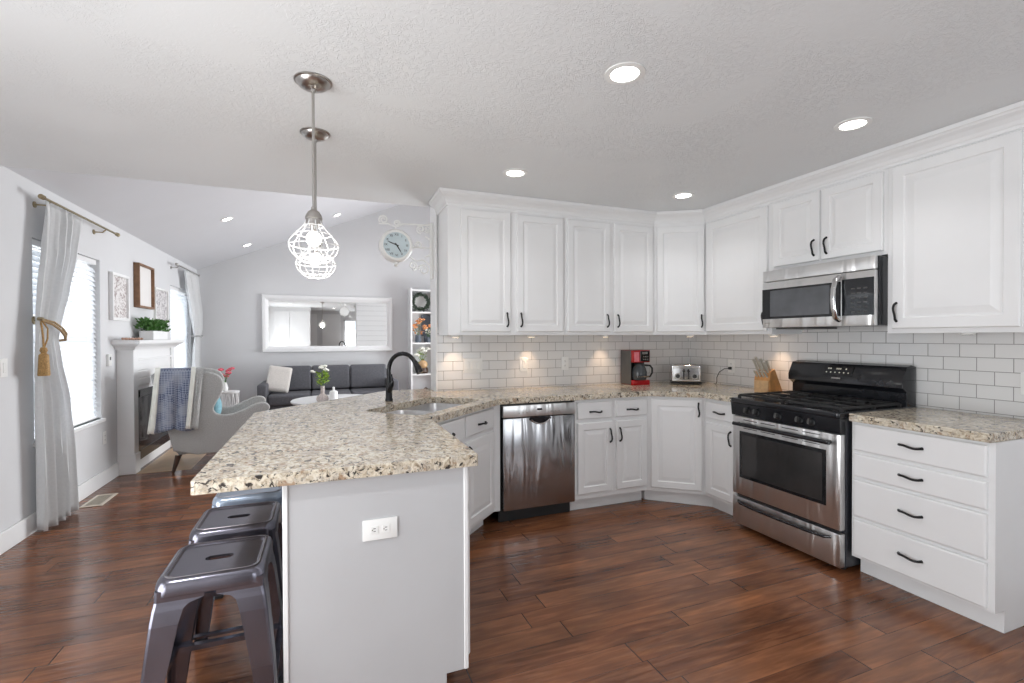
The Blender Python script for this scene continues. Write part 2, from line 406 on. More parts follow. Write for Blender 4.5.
# ------------------------------------------------------------------ room shell
o = struct(MB().box(XL - .15, XW + .15, YN - .15, YF + .15, -.12, 0).build('floor', 'floor'))
o = struct(MB().box(XL - .15, XW + .15, YN - .15, YC, CEIL, CEIL + .14).build('ceiling', 'ceiling'))
zr = EAVE + SL * (RX - XL)
m = MB().prism([(XL - .15, EAVE - .063), (RX, zr), (XW + .15, zr - SL * (XW + .15 - RX)), (XW + .15, zr - SL * (XW + .15 - RX) + .12), (RX, zr + .12), (XL - .15, EAVE + .06)], YC + .0, YF + .15, 'y')
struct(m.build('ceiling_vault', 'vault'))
def wall_with_holes(name, x0, x1, ya, yb, z1, holes):
    m = MB(); y = ya
    for h0, h1, a, b in holes:
        m.box(x0, x1, y, h0, 0, z1); m.box(x0, x1, h0, h1, 0, a); m.box(x0, x1, h0, h1, b, z1); y = h1
    m.box(x0, x1, y, yb, 0, z1); bmesh.ops.remove_doubles(m.bm, verts=m.bm.verts[:], dist=1e-5)
    return struct(m.build(name, 'wall'))
W1, W2, W3 = (4.36, 5.45, .62, 2.06), (7.61, 8.66, .62, 2.06), (-.35, 1.75, .03, 2.1)  # third: unseen side opening added for light
wall_with_holes('wall_left', XL - .15, XL, YN - .15, YF + .15, 2.46, [W3, W1, W2])
# near wall with an unseen patio opening, added to let light in
m = MB(); PX0, PX1 = .75, 3.05
for a in ((XL - .15, PX0, 0, CEIL), (PX1, XW + .15, 0, CEIL), (PX0, PX1, 2.1, CEIL), (PX0, PX1, 0, .03)): m.box(a[0], a[1], YN - .15, YN, a[2], a[3])
struct(m.build('wall_near', 'wall'))
W5 = (5.7, 8.3, .03, 2.1)  # unseen right-hand opening added to brighten the living room
wall_with_holes('wall_right', XW, XW + .15, YN - .15, YF + .15, zr - SL * (XW - RX) + .05, [W5])
m = MB().prism([(XL - .15, 0), (XW + .15, 0), (XW + .15, zr - SL * (XW - RX)), (RX, zr), (XL - .15, EAVE)], YF, YF + .15, 'y')
struct(m.build('wall_far', 'wall'))
struct(MB().box(XE, XW, YB, YC, 0, CEIL).build('wall_kitchen', 'wall_white'))
struct(MB().box(XL - .1, XW, YC - .14, YC, CEIL + .14, zr).build('wall_gable', 'wall_white'))
struct(MB().box(XE + .01, XW, YC, YC + .015, 0, 3.2).build('wall_shiplap', 'shiplap'))
struct(bevmod(MB().box(XE - .013, XE, YB - .014, YC + .017, 0, CEIL).build('trim_2', 'white_trim'), .002))
# closet / pantry partition and doors seen only in the mirror
struct(MB().box(XL, -.43, -.70, -.60, 0, CEIL).build('wall_partition', 'wall_white'))
def door(nm, x0, x1, y, face):
    m = MB().box(x0, x1, y, y + .03 * face, .01, 2.30, .003, 1); d = m.build(nm, 'white'); struct(d)
    pm = MB()
    for z0, z1 in ((.2, 1.05), (1.2, 2.15)): frame(pm, x0 + .1, x1 - .1, z0, z1, .02, y + .03 * face, y + .036 * face, 0)
    pm.build('door_panel', 'white', d); hm = MB().sphere((x1 - .06, y + .06 * face, 1.0), .028); hm.build('door_knob', 'nickel', d)
door('door_1', -1.60, -1.13, -.60, 1); door('door_2', -1.12, -.45, -.60, 1)
door('door_3', -1.0, -.25, YN, 1); door('door_4', -.05, .65, YN, 1)

# baseboards
def baseboard(nm, x0, x1, y0, y1):
    struct(bevmod(MB().box(x0, x1, y0, y1, 0, .135).build(nm, 'white_trim'), .006))
baseboard('baseboard_left', XL, XL + .016, 1.76, 5.80); baseboard('baseboard_left_far', XL, XL + .016, 7.22, YF)
baseboard('baseboard_far', XL + .016, 1.40, YF - .016, YF); baseboard('baseboard_kitchen', XE + .012, XW, YC + .016, YC + .03)

# windows on the left wall: frame, sill, glass
def window(nm, w):
    y0, y1, z0, z1 = w
    m = MB()
    for a in ((y0, y1, z1 - .05, z1), (y0, y1, z0, z0 + .05), (y0, y0 + .05, z0, z1), (y1 - .05, y1, z0, z1), (y0, y1, (z0 + z1) / 2 - .02, (z0 + z1) / 2 + .02)):
        m.box(XL - .12, XL - .07, a[0], a[1], a[2], a[3], .004, 1)
    f = struct(m.build(nm, 'white_trim'))
    MB().box(XL - .098, XL - .092, y0 + .04, y1 - .04, z0 + .04, z1 - .04).build('window_glass', 'glass', f)
    bevmod(MB().box(XL - .07, XL + .03, y0 - .02, y1 + .02, z0 - .03, z0).build('window_sill', 'white_trim', f), .004)
window('window_1', W1); window('window_2', W2)
def glazed(nm, boxes, glass):  # glazed openings out of view, added to bring in fill light
    m = MB()
    for b in boxes: m.box(*b, .004, 1)
    f = struct(m.build(nm, 'white_trim')); MB().box(*glass).build('window_glass', 'glass', f)
y0, y1 = W3[0], W3[1]
glazed('added_window_3', [(XL - .12, XL - .06, y0, y0 + .06, .03, 2.1), (XL - .12, XL - .06, y1 - .06, y1, .03, 2.1), (XL - .12, XL - .06, .66, .74, .03, 2.1), (XL - .12, XL - .06, y0, y1, 2.03, 2.1), (XL - .12, XL - .06, y0, y1, .03, .10)], (XL - .095, XL - .09, y0 + .05, y1 - .05, .08, 2.05))
glazed('added_window_4', [(PX0, PX0 + .07, YN - .1, YN - .04, .03, 2.1), (PX1 - .07, PX1, YN - .1, YN - .04, .03, 2.1), (1.85, 1.95, YN - .1, YN - .04, .03, 2.1), (PX0, PX1, YN - .1, YN - .04, 2.03, 2.1), (PX0, PX1, YN - .1, YN - .04, .03, .1)], (PX0 + .05, PX1 - .05, YN - .075, YN - .07, .08, 2.05))
glazed('added_window_5', [(XW + .06, XW + .12, 5.7, 5.76, .03, 2.1), (XW + .06, XW + .12, 8.24, 8.3, .03, 2.1), (XW + .06, XW + .12, 6.96, 7.04, .03, 2.1), (XW + .06, XW + .12, 5.7, 8.3, 2.03, 2.1), (XW + .06, XW + .12, 5.7, 8.3, .03, .1)], (XW + .09, XW + .095, 5.75, 8.25, .08, 2.05))
def blind(w, label):
    y0, y1, z0, z1 = w; t = thing('window_blind', label, 'blind', (XL - .04, (y0 + y1) / 2, z0), 0, None)
    hw = (y1 - y0) / 2 - .008; H = z1 - z0
    MB().box(-.025, .02, -hw, hw, H - .045, H - .002, .003, 1).build('head_rail', 'white_trim', t)
    m = MB(); n = int((H - .07) / .042)
    for i in range(n):
        z = .045 + i * .042
        T = Matrix.Translation((0, 0, z)) @ Matrix.Rotation(radians(62), 4, 'Y')
        m.box(-.024, .024, -hw, hw, -.0012, .0012, T=T)
    m.build('slats', 'slat', t)
    MB().box(-.02, .02, -hw, hw, .004, .02, .003, 1).build('bottom_rail', 'white_trim', t)
    m = MB()
    for yy in (-hw * .7, 0, hw * .7): m.box(-.001, .001, yy - .002, yy + .002, .01, H - .04)
    m.build('ladder_cord', 'white_trim', t)
blind(W1, 'white horizontal slat blind in the window behind the tied curtain with gold rod')
blind(W2, 'white horizontal slat blind in the window beyond the fireplace')

# ceiling crown round the upper cabinets: path of cabinet faces, profile swept
def sweep(name, path, prof, mat):
    """path list of (x,y); prof list of (out,z); out goes to the right-hand normal of the path"""
    bm = MB(); loops = []
    n = len(path)
    for i, p in enumerate(path):
        p = Vector(p)
        d0 = (p - Vector(path[i - 1])).normalized() if i else None; d1 = (Vector(path[i + 1]) - p).normalized() if i < n - 1 else None
        if d0 is None: d0 = d1
        if d1 is None: d1 = d0
        n0 = Vector((d0.y, -d0.x)); n1 = Vector((d1.y, -d1.x)); b = (n0 + n1).normalized(); k = 1 / max(.3, b.dot(n0))
        loops.append([(p.x + b.x * k * q[0], p.y + b.y * k * q[0], q[1]) for q in prof])
    bm.rings(loops); return bm.build(name, mat)
cf = [(.865, YB), (.865, 3.518), (2.7305, 3.518), (3.095, 3.28), (3.095, 1.19)]
prof = [(-.01, 2.335), (.008, 2.335), (.010, 2.350), (.016, 2.356), (.022, 2.372), (.040, 2.392), (.060, 2.404), (.066, 2.412), (.074, 2.416), (.076, 2.438), (-.01, 2.438)]
struct(sweep('trim_1', cf, prof, 'white'))

# backsplash tile on both walls
m = MB().box(XE, XW - .012, YB - .012, YB, CT, 1.42); struct(m.build('backsplash_back', 'tile_x'))
m = MB().box(XW - .012, XW, .95, YB, CT, 1.46); struct(m.build('backsplash_right', 'tile_y'))

# ------------------------------------------------------------------ cabinets
def rings_panel(m, w, h, spec, t, y_back=0):
    """panel from x 0..w, z 0..h; spec list of (inset, y) going inward; front toward -y; back at y_back"""
    L = [[(0, y_back, 0), (w, y_back, 0), (w, y_back, h), (0, y_back, h)]]
    for i, y in spec: L.append([(i, y, i), (w - i, y, i), (w - i, y, h - i), (i, y, h - i)])
    m.rings(L)
def pull(parent, x, z, vertical, L=.105, y=-.0205):
    m = MB(); pts = []; n = 10
    for k in range(n + 1):
        s = -L / 2 + L * k / n; o = .006 + .019 * (1 - (2 * k / n - 1) ** 2) ** .5 if 0 < k < n else 0
        w = .004 * sin(2 * pi * k / n)
        pts.append((x + w, y - o, z + s) if vertical else (x + s, y - o, z + w))
    m.tube(pts, [.0075] + [.0062] * (n - 1) + [.0075], 8); return m.build('handle', 'black_iron', parent)
DSPEC = [(0, -.014), (.005, -.0195), (.052, -.0195), (.058, -.012), (.066, -.012), (.092, -.018), (.094, -.018)]
DSPEC_L = [(0, -.014), (.005, -.0195), (.060, -.0195), (.067, -.012), (.076, -.012), (.112, -.018), (.114, -.018)]
FSPEC = [(0, -.0135), (.003, -.0175), (.008, -.0195)]
def cdoor(t, x0, x1, z0, z1, hx=None, hz=None, vert=True, spec=DSPEC, name='door'):
    m = MB(); rings_panel(m, x1 - x0, z1 - z0, spec, .02); d = m.build(name, 'white', t, loc=(x0, 0, z0))
    if hx is not None: pull(d, hx - x0, hz - z0, vert)
    return d
def base_body(t, w, d=.60, toe=.075, h=CB, name='body', mat='white'):
    MB().prism([(0, .105), (toe, .105), (toe, .001), (d, .001), (d, h), (0, h)], 0, w, 'x').build(name, mat, t)

# back base: filler + 2 doors + 2 drawers beside dishwasher
FX = 3.228
t = thing('base_cabinet', 'white base cabinet with two drawers over two doors, right of the dishwasher', 'cabinet', (1.775, FX, 0), 0)
base_body(t, 2.440 - 1.775, .60)
for a, b, hx, hd in ((.018, .328, .275, .302 - .027), (.365, .655, .51, .392)):
    cdoor(t, a, b, .720, .849, (a + b) / 2, .774, False, FSPEC, 'drawer')
    cdoor(t, a, b, .147, .690, hd + (.028 if a < .1 else 0), .582, True)
# corner diagonal base
def poly_body(t, pts, z0, z1, name='body', mat='white'):
    return MB().prism(pts, z0, z1, 'z').build(name, mat, t)
LD = hypot(.345, .273); AB = -atan2(.273, .345)
t = thing('corner_base_cabinet', 'white diagonal corner base cabinet with one raised-panel door', 'cabinet', (2.44, FX, 0), AB)
def tol(x, y, ox, oy, a):
    dx, dy = x - ox, y - oy; return (dx * cos(a) + dy * sin(a), -dx * sin(a) + dy * cos(a))
P = [tol(x, y, 2.44, FX, AB) for x, y in ((2.441, FX), (2.785, 2.956), (XW - .015, 2.956), (XW - .015, YB - .015), (2.441, YB - .015))]
poly_body(t, P, .105, CB)
P = [tol(x, y, 2.44, FX, AB) for x, y in ((2.4705, 3.303), (2.86, 2.9565), (XW - .02, 2.9565), (XW - .02, YB - .02), (2.4705, YB - .02))]
poly_body(t, P, .001, .105, 'toe_kick')
cdoor(t, .030, LD - .022, .135, .850, LD - .05, .775, True)
# narrow base left of the range
t = thing('narrow_base_cabinet', 'narrow white base cabinet with one drawer and door, between corner cabinet and range', 'cabinet', (2.785, 2.955, 0), -pi / 2)
base_body(t, .333, .60)
cdoor(t, .025, .315, .718, .845, .165, .775, False, FSPEC, 'drawer'); cdoor(t, .025, .315, .13, .685, .275, .60, True)
# drawer base right of the range
t = thing('drawer_base_cabinet', 'white base cabinet with four drawers, right of the range', 'cabinet', (2.785, 1.828, 0), -pi / 2)
base_body(t, 1.828 - 1.203, .60)
for z0, z1 in ((.712, .856), (.565, .690), (.342, .545), (.120, .322)):
    cdoor(t, .018, .600, z0, z1, .302, (z0 + z1) / 2 + .005, False, FSPEC, 'drawer')
# sink base (diagonal) -- open shell so the bowls hang inside
SB = (.505, 2.612)
t = thing('sink_base_cabinet', 'white diagonal sink base cabinet with false drawer fronts, left of the dishwasher', 'cabinet', (*SB, 0), pi / 4)
SL_ = sqrt(2) * .616
pts = [tol(x, y, *SB, pi / 4) for x, y in ((.505, 2.612), (1.121, 3.228), (1.121, 3.82), (.52, 3.82), (-.115, 3.185), (-.115, 2.612))]
m = MB()
m.box(0, SL_, 0, .018, .105, CB)
m.box(.0, SL_ - .0, .085, .10, .001, .105)
for i in range(1, 6):
    a, b = Vector(pts[i]), Vector(pts[(i + 1) % 6]); d = (b - a).normalized(); n_ = Vector((-d.y, d.x)) * .018
    q = [a, b, b + n_, a + n_]; zz = .105 if i in (1, 5) else .001
    m.prism([tuple(v) for v in q], zz, CB, 'z')
m.build('body', 'white', t)
ff = MB().box(1.122, 1.170, FX, FX + .018, .105, CB).build('filler_strip', 'white', t); ff.matrix_parent_inverse = (Matrix.Translation((*SB, 0)) @ Matrix.Rotation(pi / 4, 4, 'Z')).inverted()
for a, b in ((.022, .425), (.447, .852)):
    hx = (a + b) / 2
    cdoor(t, a, b, .715, .850, hx, .775, False, FSPEC, 'drawer_front')
    cdoor(t, a, b, .135, .685, (b - .03 if a < .1 else a + .03), .60, True)
# peninsula base
t = thing('peninsula_cabinet', 'white peninsula base cabinet with flat grey-white end panel and outlet', 'cabinet', (0, 0, 0))
MB().prism([(-.115, .105), (-.115, .001), (.42, .001), (.42, .105), (.497, .105), (.497, CB), (-.115, CB)], 1.75, 2.606, 'y').build('body', 'white', t)
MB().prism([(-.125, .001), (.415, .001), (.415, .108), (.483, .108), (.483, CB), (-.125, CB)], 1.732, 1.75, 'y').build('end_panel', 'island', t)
MB().box(.483, .499, 1.728, 1.75, .108, CB, .002, 1).build('corner_trim', 'white', t)
MB().box(-.129, -.113, 1.727, 1.75, .001, CB, .002, 1).build('corner_trim', 'white', t)
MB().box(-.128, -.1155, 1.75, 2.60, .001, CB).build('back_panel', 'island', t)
for a, b in ((1.765, 2.175), (2.19, 2.595)):
    m = MB(); rings_panel(m, b - a, .55, DSPEC, .02); d = m.build('door', 'white', t, loc=(.497, a, .135), rot=(0, 0, pi / 2))
    m = MB(); rings_panel(m, b - a, .13, FSPEC, .02); d = m.build('drawer', 'white', t, loc=(.497, a, .715), rot=(0, 0, pi / 2)); pull(d, (b - a) / 2, .06, False)

# ------------------------------------------------------------------ countertops
def arc(cx, cy, r, a0, a1, n=5): return [(cx + r * cos(radians(a0 + (a1 - a0) * k / n)), cy + r * sin(radians(a0 + (a1 - a0) * k / n))) for k in range(n + 1)]
outer = arc(.523, 1.713, .010, -90, 0, 3) + [(.531, 2.595), (1.155, 3.195), (2.425, 3.195), (2.752, 2.940), (2.752, 2.6255), (XW - .0125, 2.6255), (XW - .0125, YB - .0125), (XE - .014, YB - .0125), (XE - .014, 4.06), (.49, 4.06), (-.37, 3.165), (-.38, 3.135)] + arc(-.370, 1.715, .010, 180, 270, 3)
def dn(d, n): return (d * .70711 - n * .70711, d * .70711 + n * .70711)
hole = [dn(a, b) for a, b in rrect(2.62, 1.7475, .370, .2075, .05, 4)]
m = MB().plate(outer, hole, CB, CT); o = bevmod(m.build('countertop', 'granite'), .005, 2, 50)
tag(o, 'speckled beige granite countertop running over the peninsula and back cabinets', 'countertop')
m = MB().prism([(2.750, 1.205), (XW - .0125, 1.205), (XW - .0125, 1.826), (2.750, 1.826)], CB, CT, 'z'); o = bevmod(m.build('countertop', 'granite'), .005, 2)
tag(o, 'short speckled granite countertop over the four-drawer cabinet', 'countertop')

# sink: two bowls under the slab
t = thing('kitchen_sink', 'stainless steel double bowl undermount sink in the granite peninsula', 'sink', (*dn(2.62, 1.7475), CB - .001), pi / 4)
def bowl(x0, x1):
    m = MB(); L = []
    cx, hx = (x0 + x1) / 2, (x1 - x0) / 2
    for ins, z, r in ((-.012, 0, .06), (0, 0, .05), (.004, -.01, .05), (.012, -.16, .05), (.035, -.185, .05), (hx - .05, -.19, .04)):
        L.append(rrect(cx, 0, hx - ins, .212 - ins if ins < .06 else .05, r if ins < .06 else .03, 5, z))
    m.rings(L, cap0=False, cap1=True); b = m.build('bowl', 'steel_bowl', t, smooth=True)
    s = b.modifiers.new('solid', 'SOLIDIFY'); s.thickness = .0015
    MB().lathe([(.0, -.188), (.03, -.188), (.042, -.184), (.045, -.1895)], 20, (cx, 0, 0)).build('drain', 'chrome', b)
bowl(-.378, -.013); bowl(.013, .378)

# faucet
fx, fy = .415, 3.375
t = thing('kitchen_faucet', 'matte black gooseneck pull-down faucet behind the sink', 'faucet', (fx, fy, CT), -pi / 4)
MB().lathe([(.027, 0), (.027, .012), (.023, .02), (.022, .10), (.019, .14), (.0165, .16)], 20).build('base', 'faucet', t)
pts = [(0, 0, .12), (0, 0, .18)] + [(.115 - .115 * cos(radians(a)), 0, .212 + .115 * sin(radians(a))) for a in range(0, 151, 15)]
pts += [(.2200, 0, .262)]
MB().tube(pts, .0145, 14).build('spout', 'faucet', t)
MB().tube([(.213, 0, .274), (.228, 0, .250), (.240, 0, .228), (.256, 0, .200)], [.0165, .019, .023, .024], 14).build('spray_head', 'faucet', t)
MB().tube([(0, 0, .055), (.018, -.012, .090), (.036, -.018, .118), (.044, -.020, .136), (.040, -.022, .16), (.034, -.022, .185)], [.019, .019, .017, .010, .0075, .009], 12).build('lever', 'faucet', t)

# ------------------------------------------------------------------ upper cabinets
def upper(label, name, loc, rz, w, z0, z1, doors, d=.315, spec=DSPEC):
    t = thing(name, label, 'cabinet', loc, rz); H = z1 - z0
    m = MB().box(0, w, 0, d, 0, H); m.build('body', 'white', t)
    for a, b, za, zb, hx, hz in doors: cdoor(t, a, b, za - z0, zb - z0, hx, hz - z0, True, spec)
    return t
YU = 3.518
upper('white upper cabinet, leftmost of the back wall, beside the wall end', 'upper_cabinet', (.865, YU, UPZ0), 0, .975, UPZ0, UPZ1, [(.096, .498, 1.392, 2.315, .466, 1.485), (.551, .957, 1.392, 2.315, .583, 1.485)])
upper('white two-door upper cabinet above the coffee maker', 'upper_cabinet', (1.842, YU, UPZ0), 0, .888, UPZ0, UPZ1, [(.022, .431, 1.392, 2.315, .398, 1.485), (.470, .870, 1.392, 2.315, .502, 1.485)])
AU = -atan2(.238, .3645); LU = hypot(.238, .3645)
t = thing('corner_upper_cabinet', 'white diagonal corner upper cabinet above the toaster', 'cabinet', (2.7305, YU, UPZ0), AU)
P = [tol(x, y, 2.7305, YU, AU) for x, y in ((2.7315, YU), (3.095, 3.2815), (XW - .004, 3.2815), (XW - .004, YB - .004), (2.7315, YB - .004))]
MB().prism(P, 0, UPZ1 - UPZ0, 'z').build('body', 'white', t)
cdoor(t, .026, LU - .012, .026, .949, LU - .036, .119, True)
upper('white single-door upper cabinet between corner cabinet and microwave', 'upper_cabinet', (3.095, 3.2805, UPZ0), -pi / 2, .667, UPZ0, UPZ1, [(.03, .636, 1.392, 2.322, .617, 1.485)], spec=DSPEC_L)
upper('short white upper cabinet with two doors above the microwave', 'upper_cabinet', (3.095, 2.6125, 1.832), -pi / 2, .782, 1.832, UPZ1, [(.022, .372, 1.856, 2.322, .338, 1.945), (.390, .762, 1.856, 2.322, .425, 1.945)])
upper('large white upper cabinet right of the microwave with one wide door', 'upper_cabinet', (3.095, 1.8295, UPZ0), -pi / 2, .635, UPZ0, UPZ1, [(.03, .585, 1.392, 2.325, .057, 1.487)], spec=DSPEC_L)

# ------------------------------------------------------------------ dishwasher
t = thing('dishwasher', 'stainless steel dishwasher between sink base and double-door base cabinet', 'dishwasher', (1.165, FX, 0), 0)
MB().box(.008, .60, .022, .58, .09, CB - .004).build('body', 'black_matte', t)
MB().box(.012, .595, .055, .075, .002, .09).build('kick_plate', 'black_matte', t)
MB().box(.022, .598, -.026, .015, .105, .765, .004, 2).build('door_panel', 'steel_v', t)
cp = MB().box(.022, .598, -.026, .015, .772, .858, .004, 2).build('control_panel', 'steel', t)
MB().box(.285, .325, -.028, -.026, .815, .829).build('display', 'black_glass', cp)
for x in (.14, .17, .20, .40, .43, .46): MB().box(x, x + .008, -.0268, -.026, .80, .803).build('button', 'grey_side', cp)
m = MB()  # pocket handle: curved scoop
pt = [(.31 + .088 * s, .752 - .036 * (1 - s * s)) for s in [x / 8 for x in range(-8, 9)]]
m.prism([(p[0], p[1]) for p in pt] + [(.39, .768), (.23, .768)], -.031, -.0262, 'y'); m.build('pocket_recess', 'black_glass', t)
m = MB(); m.tube([(.31 + .075 * x / 8, -.034, .748 - .032 * (1 - (x / 8) ** 2)) for x in range(-8, 9)], .005, 8); m.build('pocket_lip', 'chrome', t)

# ------------------------------------------------------------------ range
t = thing('gas_range', 'stainless steel and black freestanding gas range with oven window', 'oven', (2.711, 2.6165, 0), -pi / 2)
W = .778
MB().box(.004, W - .004, .045, .690, .03, .900, .003, 1).build('body', 'range_side', t)
m = MB()
for x in (.05, W - .05):
    for y in (.09, .62): MB().lathe([(.016, .001), (.018, .008), (.012, .03)], 10, (x, y, 0)).build('foot', 'black_matte', t)
dr = MB().box(.006, W - .006, .0, .043, .034, .225, .005, 2).build('storage_drawer', 'steel', t)
MB().tube([(.06, -.002, .196), (.09, -.022, .190), (.20, -.028, .187), (.39, -.03, .186), (.58, -.028, .187), (.69, -.022, .190), (.72, -.002, .196)], .009, 10).build('drawer_handle', 'black_enamel', dr)
dm = MB().box(.006, W - .006, 0, .043, .245, .790, .005, 2).build('oven_door', 'steel', t)
MB().box(.066, .690, -.003, .002, .365, .690, .002, 1).build('oven_window', 'black_glass', dm)
MB().box(.088, .668, -.0045, -.002, .385, .668, .001, 1).build('window_pane', 'oven_glass', dm)
m = MB()
for x in (.10, .24, .40, .54): m.box(x, x + .11, -.0008, .001, .768, .773); m.box(x, x + .11, -.0008, .001, .711, .716)
m.build('vent_slots', 'black_matte', dm)
m = MB().tube([(.045, -.036, .742), (W - .045, -.036, .742)], .0125, 12)
for x in (.065, W - .065): m.tube([(x, 0, .742), (x, -.034, .742)], .010, 8)
m.build('oven_handle', 'black_enamel', dm)
MB().prism([(-.004, .797), (.045, .797), (.045, .900), (.020, .900), (-.010, .888), (-.014, .880)], .002, W - .002, 'x').build('control_panel', 'black_enamel', t)
for x in (.138, .214, .380, .527, .605):
    T = Matrix.Translation((x, -.004, .838)) @ Matrix.Rotation(radians(78), 4, 'X')
    k = MB().lathe([(.024, 0), (.023, .006), (.018, .009), (.016, .028), (.013, .031), (0, .031)], 20, T=T).build('knob', 'black_matte', t)
    m = MB(); m.box(-.0035, .0035, -.017, .017, .028, .036, T=T); m.build('knob_grip', 'grey_side', k)
m = MB(); L = rrect(W / 2, .325, W / 2, .348, .02, 4)
m.prism(L, .886, .918, 'z', .009, 3); m.build('cooktop', 'black_enamel', t)
for cx in (.20, .58):
    for cy in (.16, .47):
        b = MB().lathe([(.055, .918), (.055, .922), (.035, .924), (.035, .934), (.045, .936), (.043, .943), (0, .944)], 24, (cx, cy, 0)).build('burner', 'black_matte', t)
for gx in (.20, .58):
    m = MB(); z = .936; x0, x1, y0, y1 = gx - .172, gx + .172, .04, .555
    def bar(ax, ay, bx, by, w=.006):
        if ax == bx: m.box(ax - w, ax + w, ay, by, z - .008, z + .006, .002, 1)
        else: m.box(ax, bx, ay - w, ay + w, z - .008, z + .006, .002, 1)
    bar(x0, y0, x0, y1); bar(x1, y0, x1, y1); bar(x0, y0, x1, y0); bar(x0, y1, x1, y1); bar(x0, .317, x1, .317)
    for cy in (.16, .47):
        bar(x0, cy, gx - .05, cy); bar(gx + .05, cy, x1, cy); bar(gx, cy - .125, gx, cy - .05); bar(gx, cy + .05, gx, cy + .125)
    for x in (x0, x1):
        for y in (y0, .317, y1): m.box(x - .008, x + .008, y - .008, y + .008, .917, z)
    m.build('grate', 'black_matte', t)
bgd = MB().prism([(.592, .900), (.680, .900), (.680, 1.160), (.64, 1.170), (.590, 1.160), (.548, 1.075), (.548, 1.030), (.575, 1.015), (.592, 1.000)], .004, W - .004, 'x', .006, 2).build('backguard', 'black_enamel', t)
T = Matrix.Translation((.37, .5645, 1.112)) @ Matrix.Rotation(radians(-24), 4, 'X')
cpn = MB(); cpn.box(-.10, .10, -.0025, .004, -.035, .035, .001, 1, T=T); cpn = cpn.build('control_display', 'black_glass', bgd)
m = MB()
for i, x in enumerate((-.07, -.055, -.012, .0, .012, .05)): m.box(x, x + .008, -.0035, -.0025, .010, .020, T=T)
for i, x in enumerate((-.08, -.05, -.02, .01, .04, .07)): m.box(x, x + .008, -.0035, -.0025, -.016, -.009, T=T)
m.build('display_digits', 'digits', cpn)
m = MB(); m.box(-.03, .03, -.003, .0, -.058, -.049, T=T); m.build('badge', 'nickel', bgd)

# ------------------------------------------------------------------ microwave
t = thing('microwave', 'stainless over-the-range microwave with curved handle', 'microwave', (2.985, 2.600, 1.412), -pi / 2)
W, H = .765, .408
MB().box(.0, W + .005, .03, .42, 0, H, .003, 1).build('body', 'black_enamel', t)
MB().box(.0, W, -.0, .03, .330, H, .004, 2).build('vent_panel', 'steel', t)
dd = MB().box(.0, .575, -.002, .03, .0, .326, .004, 2).build('door', 'steel', t)
MB().box(.0, .570, -.005, .0, .062, .275, .001, 1).build('door_glass', 'black_glass', dd)
MB().box(.065, .500, -.0065, -.004, .078, .262, .001, 1).build('window', 'mw_glass', dd)
m = MB(); m.tube([(.560, -.004, .308), (.557, -.032, .290), (.553, -.046, .23), (.552, -.049, .17), (.553, -.046, .11), (.557, -.032, .05), (.560, -.004, .032)], .017, 12, flat=.6); m.build('door_handle', 'chrome', dd)
cpn = MB().box(.578, W, -.002, .03, .0, .326, .004, 2).build('control_panel', 'steel', t)
MB().box(.578, W - .002, -.005, .0, .062, .285, .001, 1).build('keypad_glass', 'black_glass', cpn)
m = MB()
for r in range(6):
    for c in range(3): m.box(.635 + c * .036, .655 + c * .036, -.0058, -.005, .08 + r * .028, .088 + r * .028)
m.build('keys', 'grey_side', cpn)
MB().box(.02, .06, -.0035, -.002, .028, .036).build('badge', 'nickel', dd)
m = MB().box(.06, .30, .06, .36, -.012, -.001, .002, 1); m.build('bottom_light_cover', 'grey_side', t)

# ------------------------------------------------------------------ under-cabinet puck lights
def puck(x, y, label):
    t = thing('puck_light', label, 'light', (x, y, UPZ0 - .018), 0, 'puck lights under the upper cabinets')
    MB().lathe([(.030, .0), (.034, .004), (.034, .0175), (0, .0175)], 20).build('housing', 'plastic', t)
    MB().lathe([(0, -.001), (.024, -.001), (.024, .002)], 20).build('lens', 'puck_on', t)
    l = bpy.data.lights.new('puck_lamp', 'SPOT'); l.energy = PUCK_W; l.color = (1, .70, .46); l.spot_size = radians(88); l.spot_blend = .8; l.shadow_soft_size = .02
    lo = bpy.data.objects.new('puck_lamp', l); C.objects.link(lo); lo.parent = t; lo.location = (0, 0, -.006)
for x, y, lb in ((.98, 3.735, 'small round puck light under the leftmost upper cabinet, near its outer end'), (1.64, 3.735, 'small round puck light under the back-wall cabinet above the light switch'), (2.37, 3.735, 'small round puck light under the cabinet directly above the coffee maker'),
                 (3.12, 3.50, 'small round puck light under the diagonal corner cabinet above toaster'), (3.31, 2.78, 'small round puck light above the knife block'),):
    puck(x, y, lb)
def pk2():
    t = thing('puck_light', 'unlit puck light under the large cabinet right of the microwave', 'light', (3.24, 1.52, UPZ0 - .012), 0, 'puck lights under the upper cabinets')
    MB().lathe([(.030, .0), (.034, .004), (.034, .0115), (0, .0115)], 20).build('housing', 'plastic', t)
    MB().lathe([(0, -.001), (.024, -.001), (.024, .002)], 20).build('lens', 'black_glass', t)
pk2()

# ------------------------------------------------------------------ recessed lights
def can(x, y, z, label, group, power, tilt=0, r=.083):
    t = thing('recessed_light', label, 'ceiling light', (x, y, z), 0, group); t.rotation_euler = (0, -tilt, 0)
    MB().lathe([(r * .68, -.001), (r * .72, -.006), (r, -.004), (r, 0), (r * .6, 0)], 32).build('trim_ring', 'plastic', t)
    MB().lathe([(0, -.0030), (r * .66, -.0030), (r * .66, .0), ], 28).build('lens', 'light_on', t)
    l = bpy.data.lights.new('downlight', 'AREA'); l.shape = 'DISK'; l.size = r * 1.2; l.spread = radians(120); l.energy = power; l.color = (.98, .98, 1)
    lo = bpy.data.objects.new('downlight', l); C.objects.link(lo); lo.parent = t; lo.location = (0, 0, -.012)
G1 = 'recessed lights in the kitchen ceiling'
can(1.167, 1.69, CEIL, 'recessed ceiling light above the middle of the floor, largest one in view', G1, CAN_W)
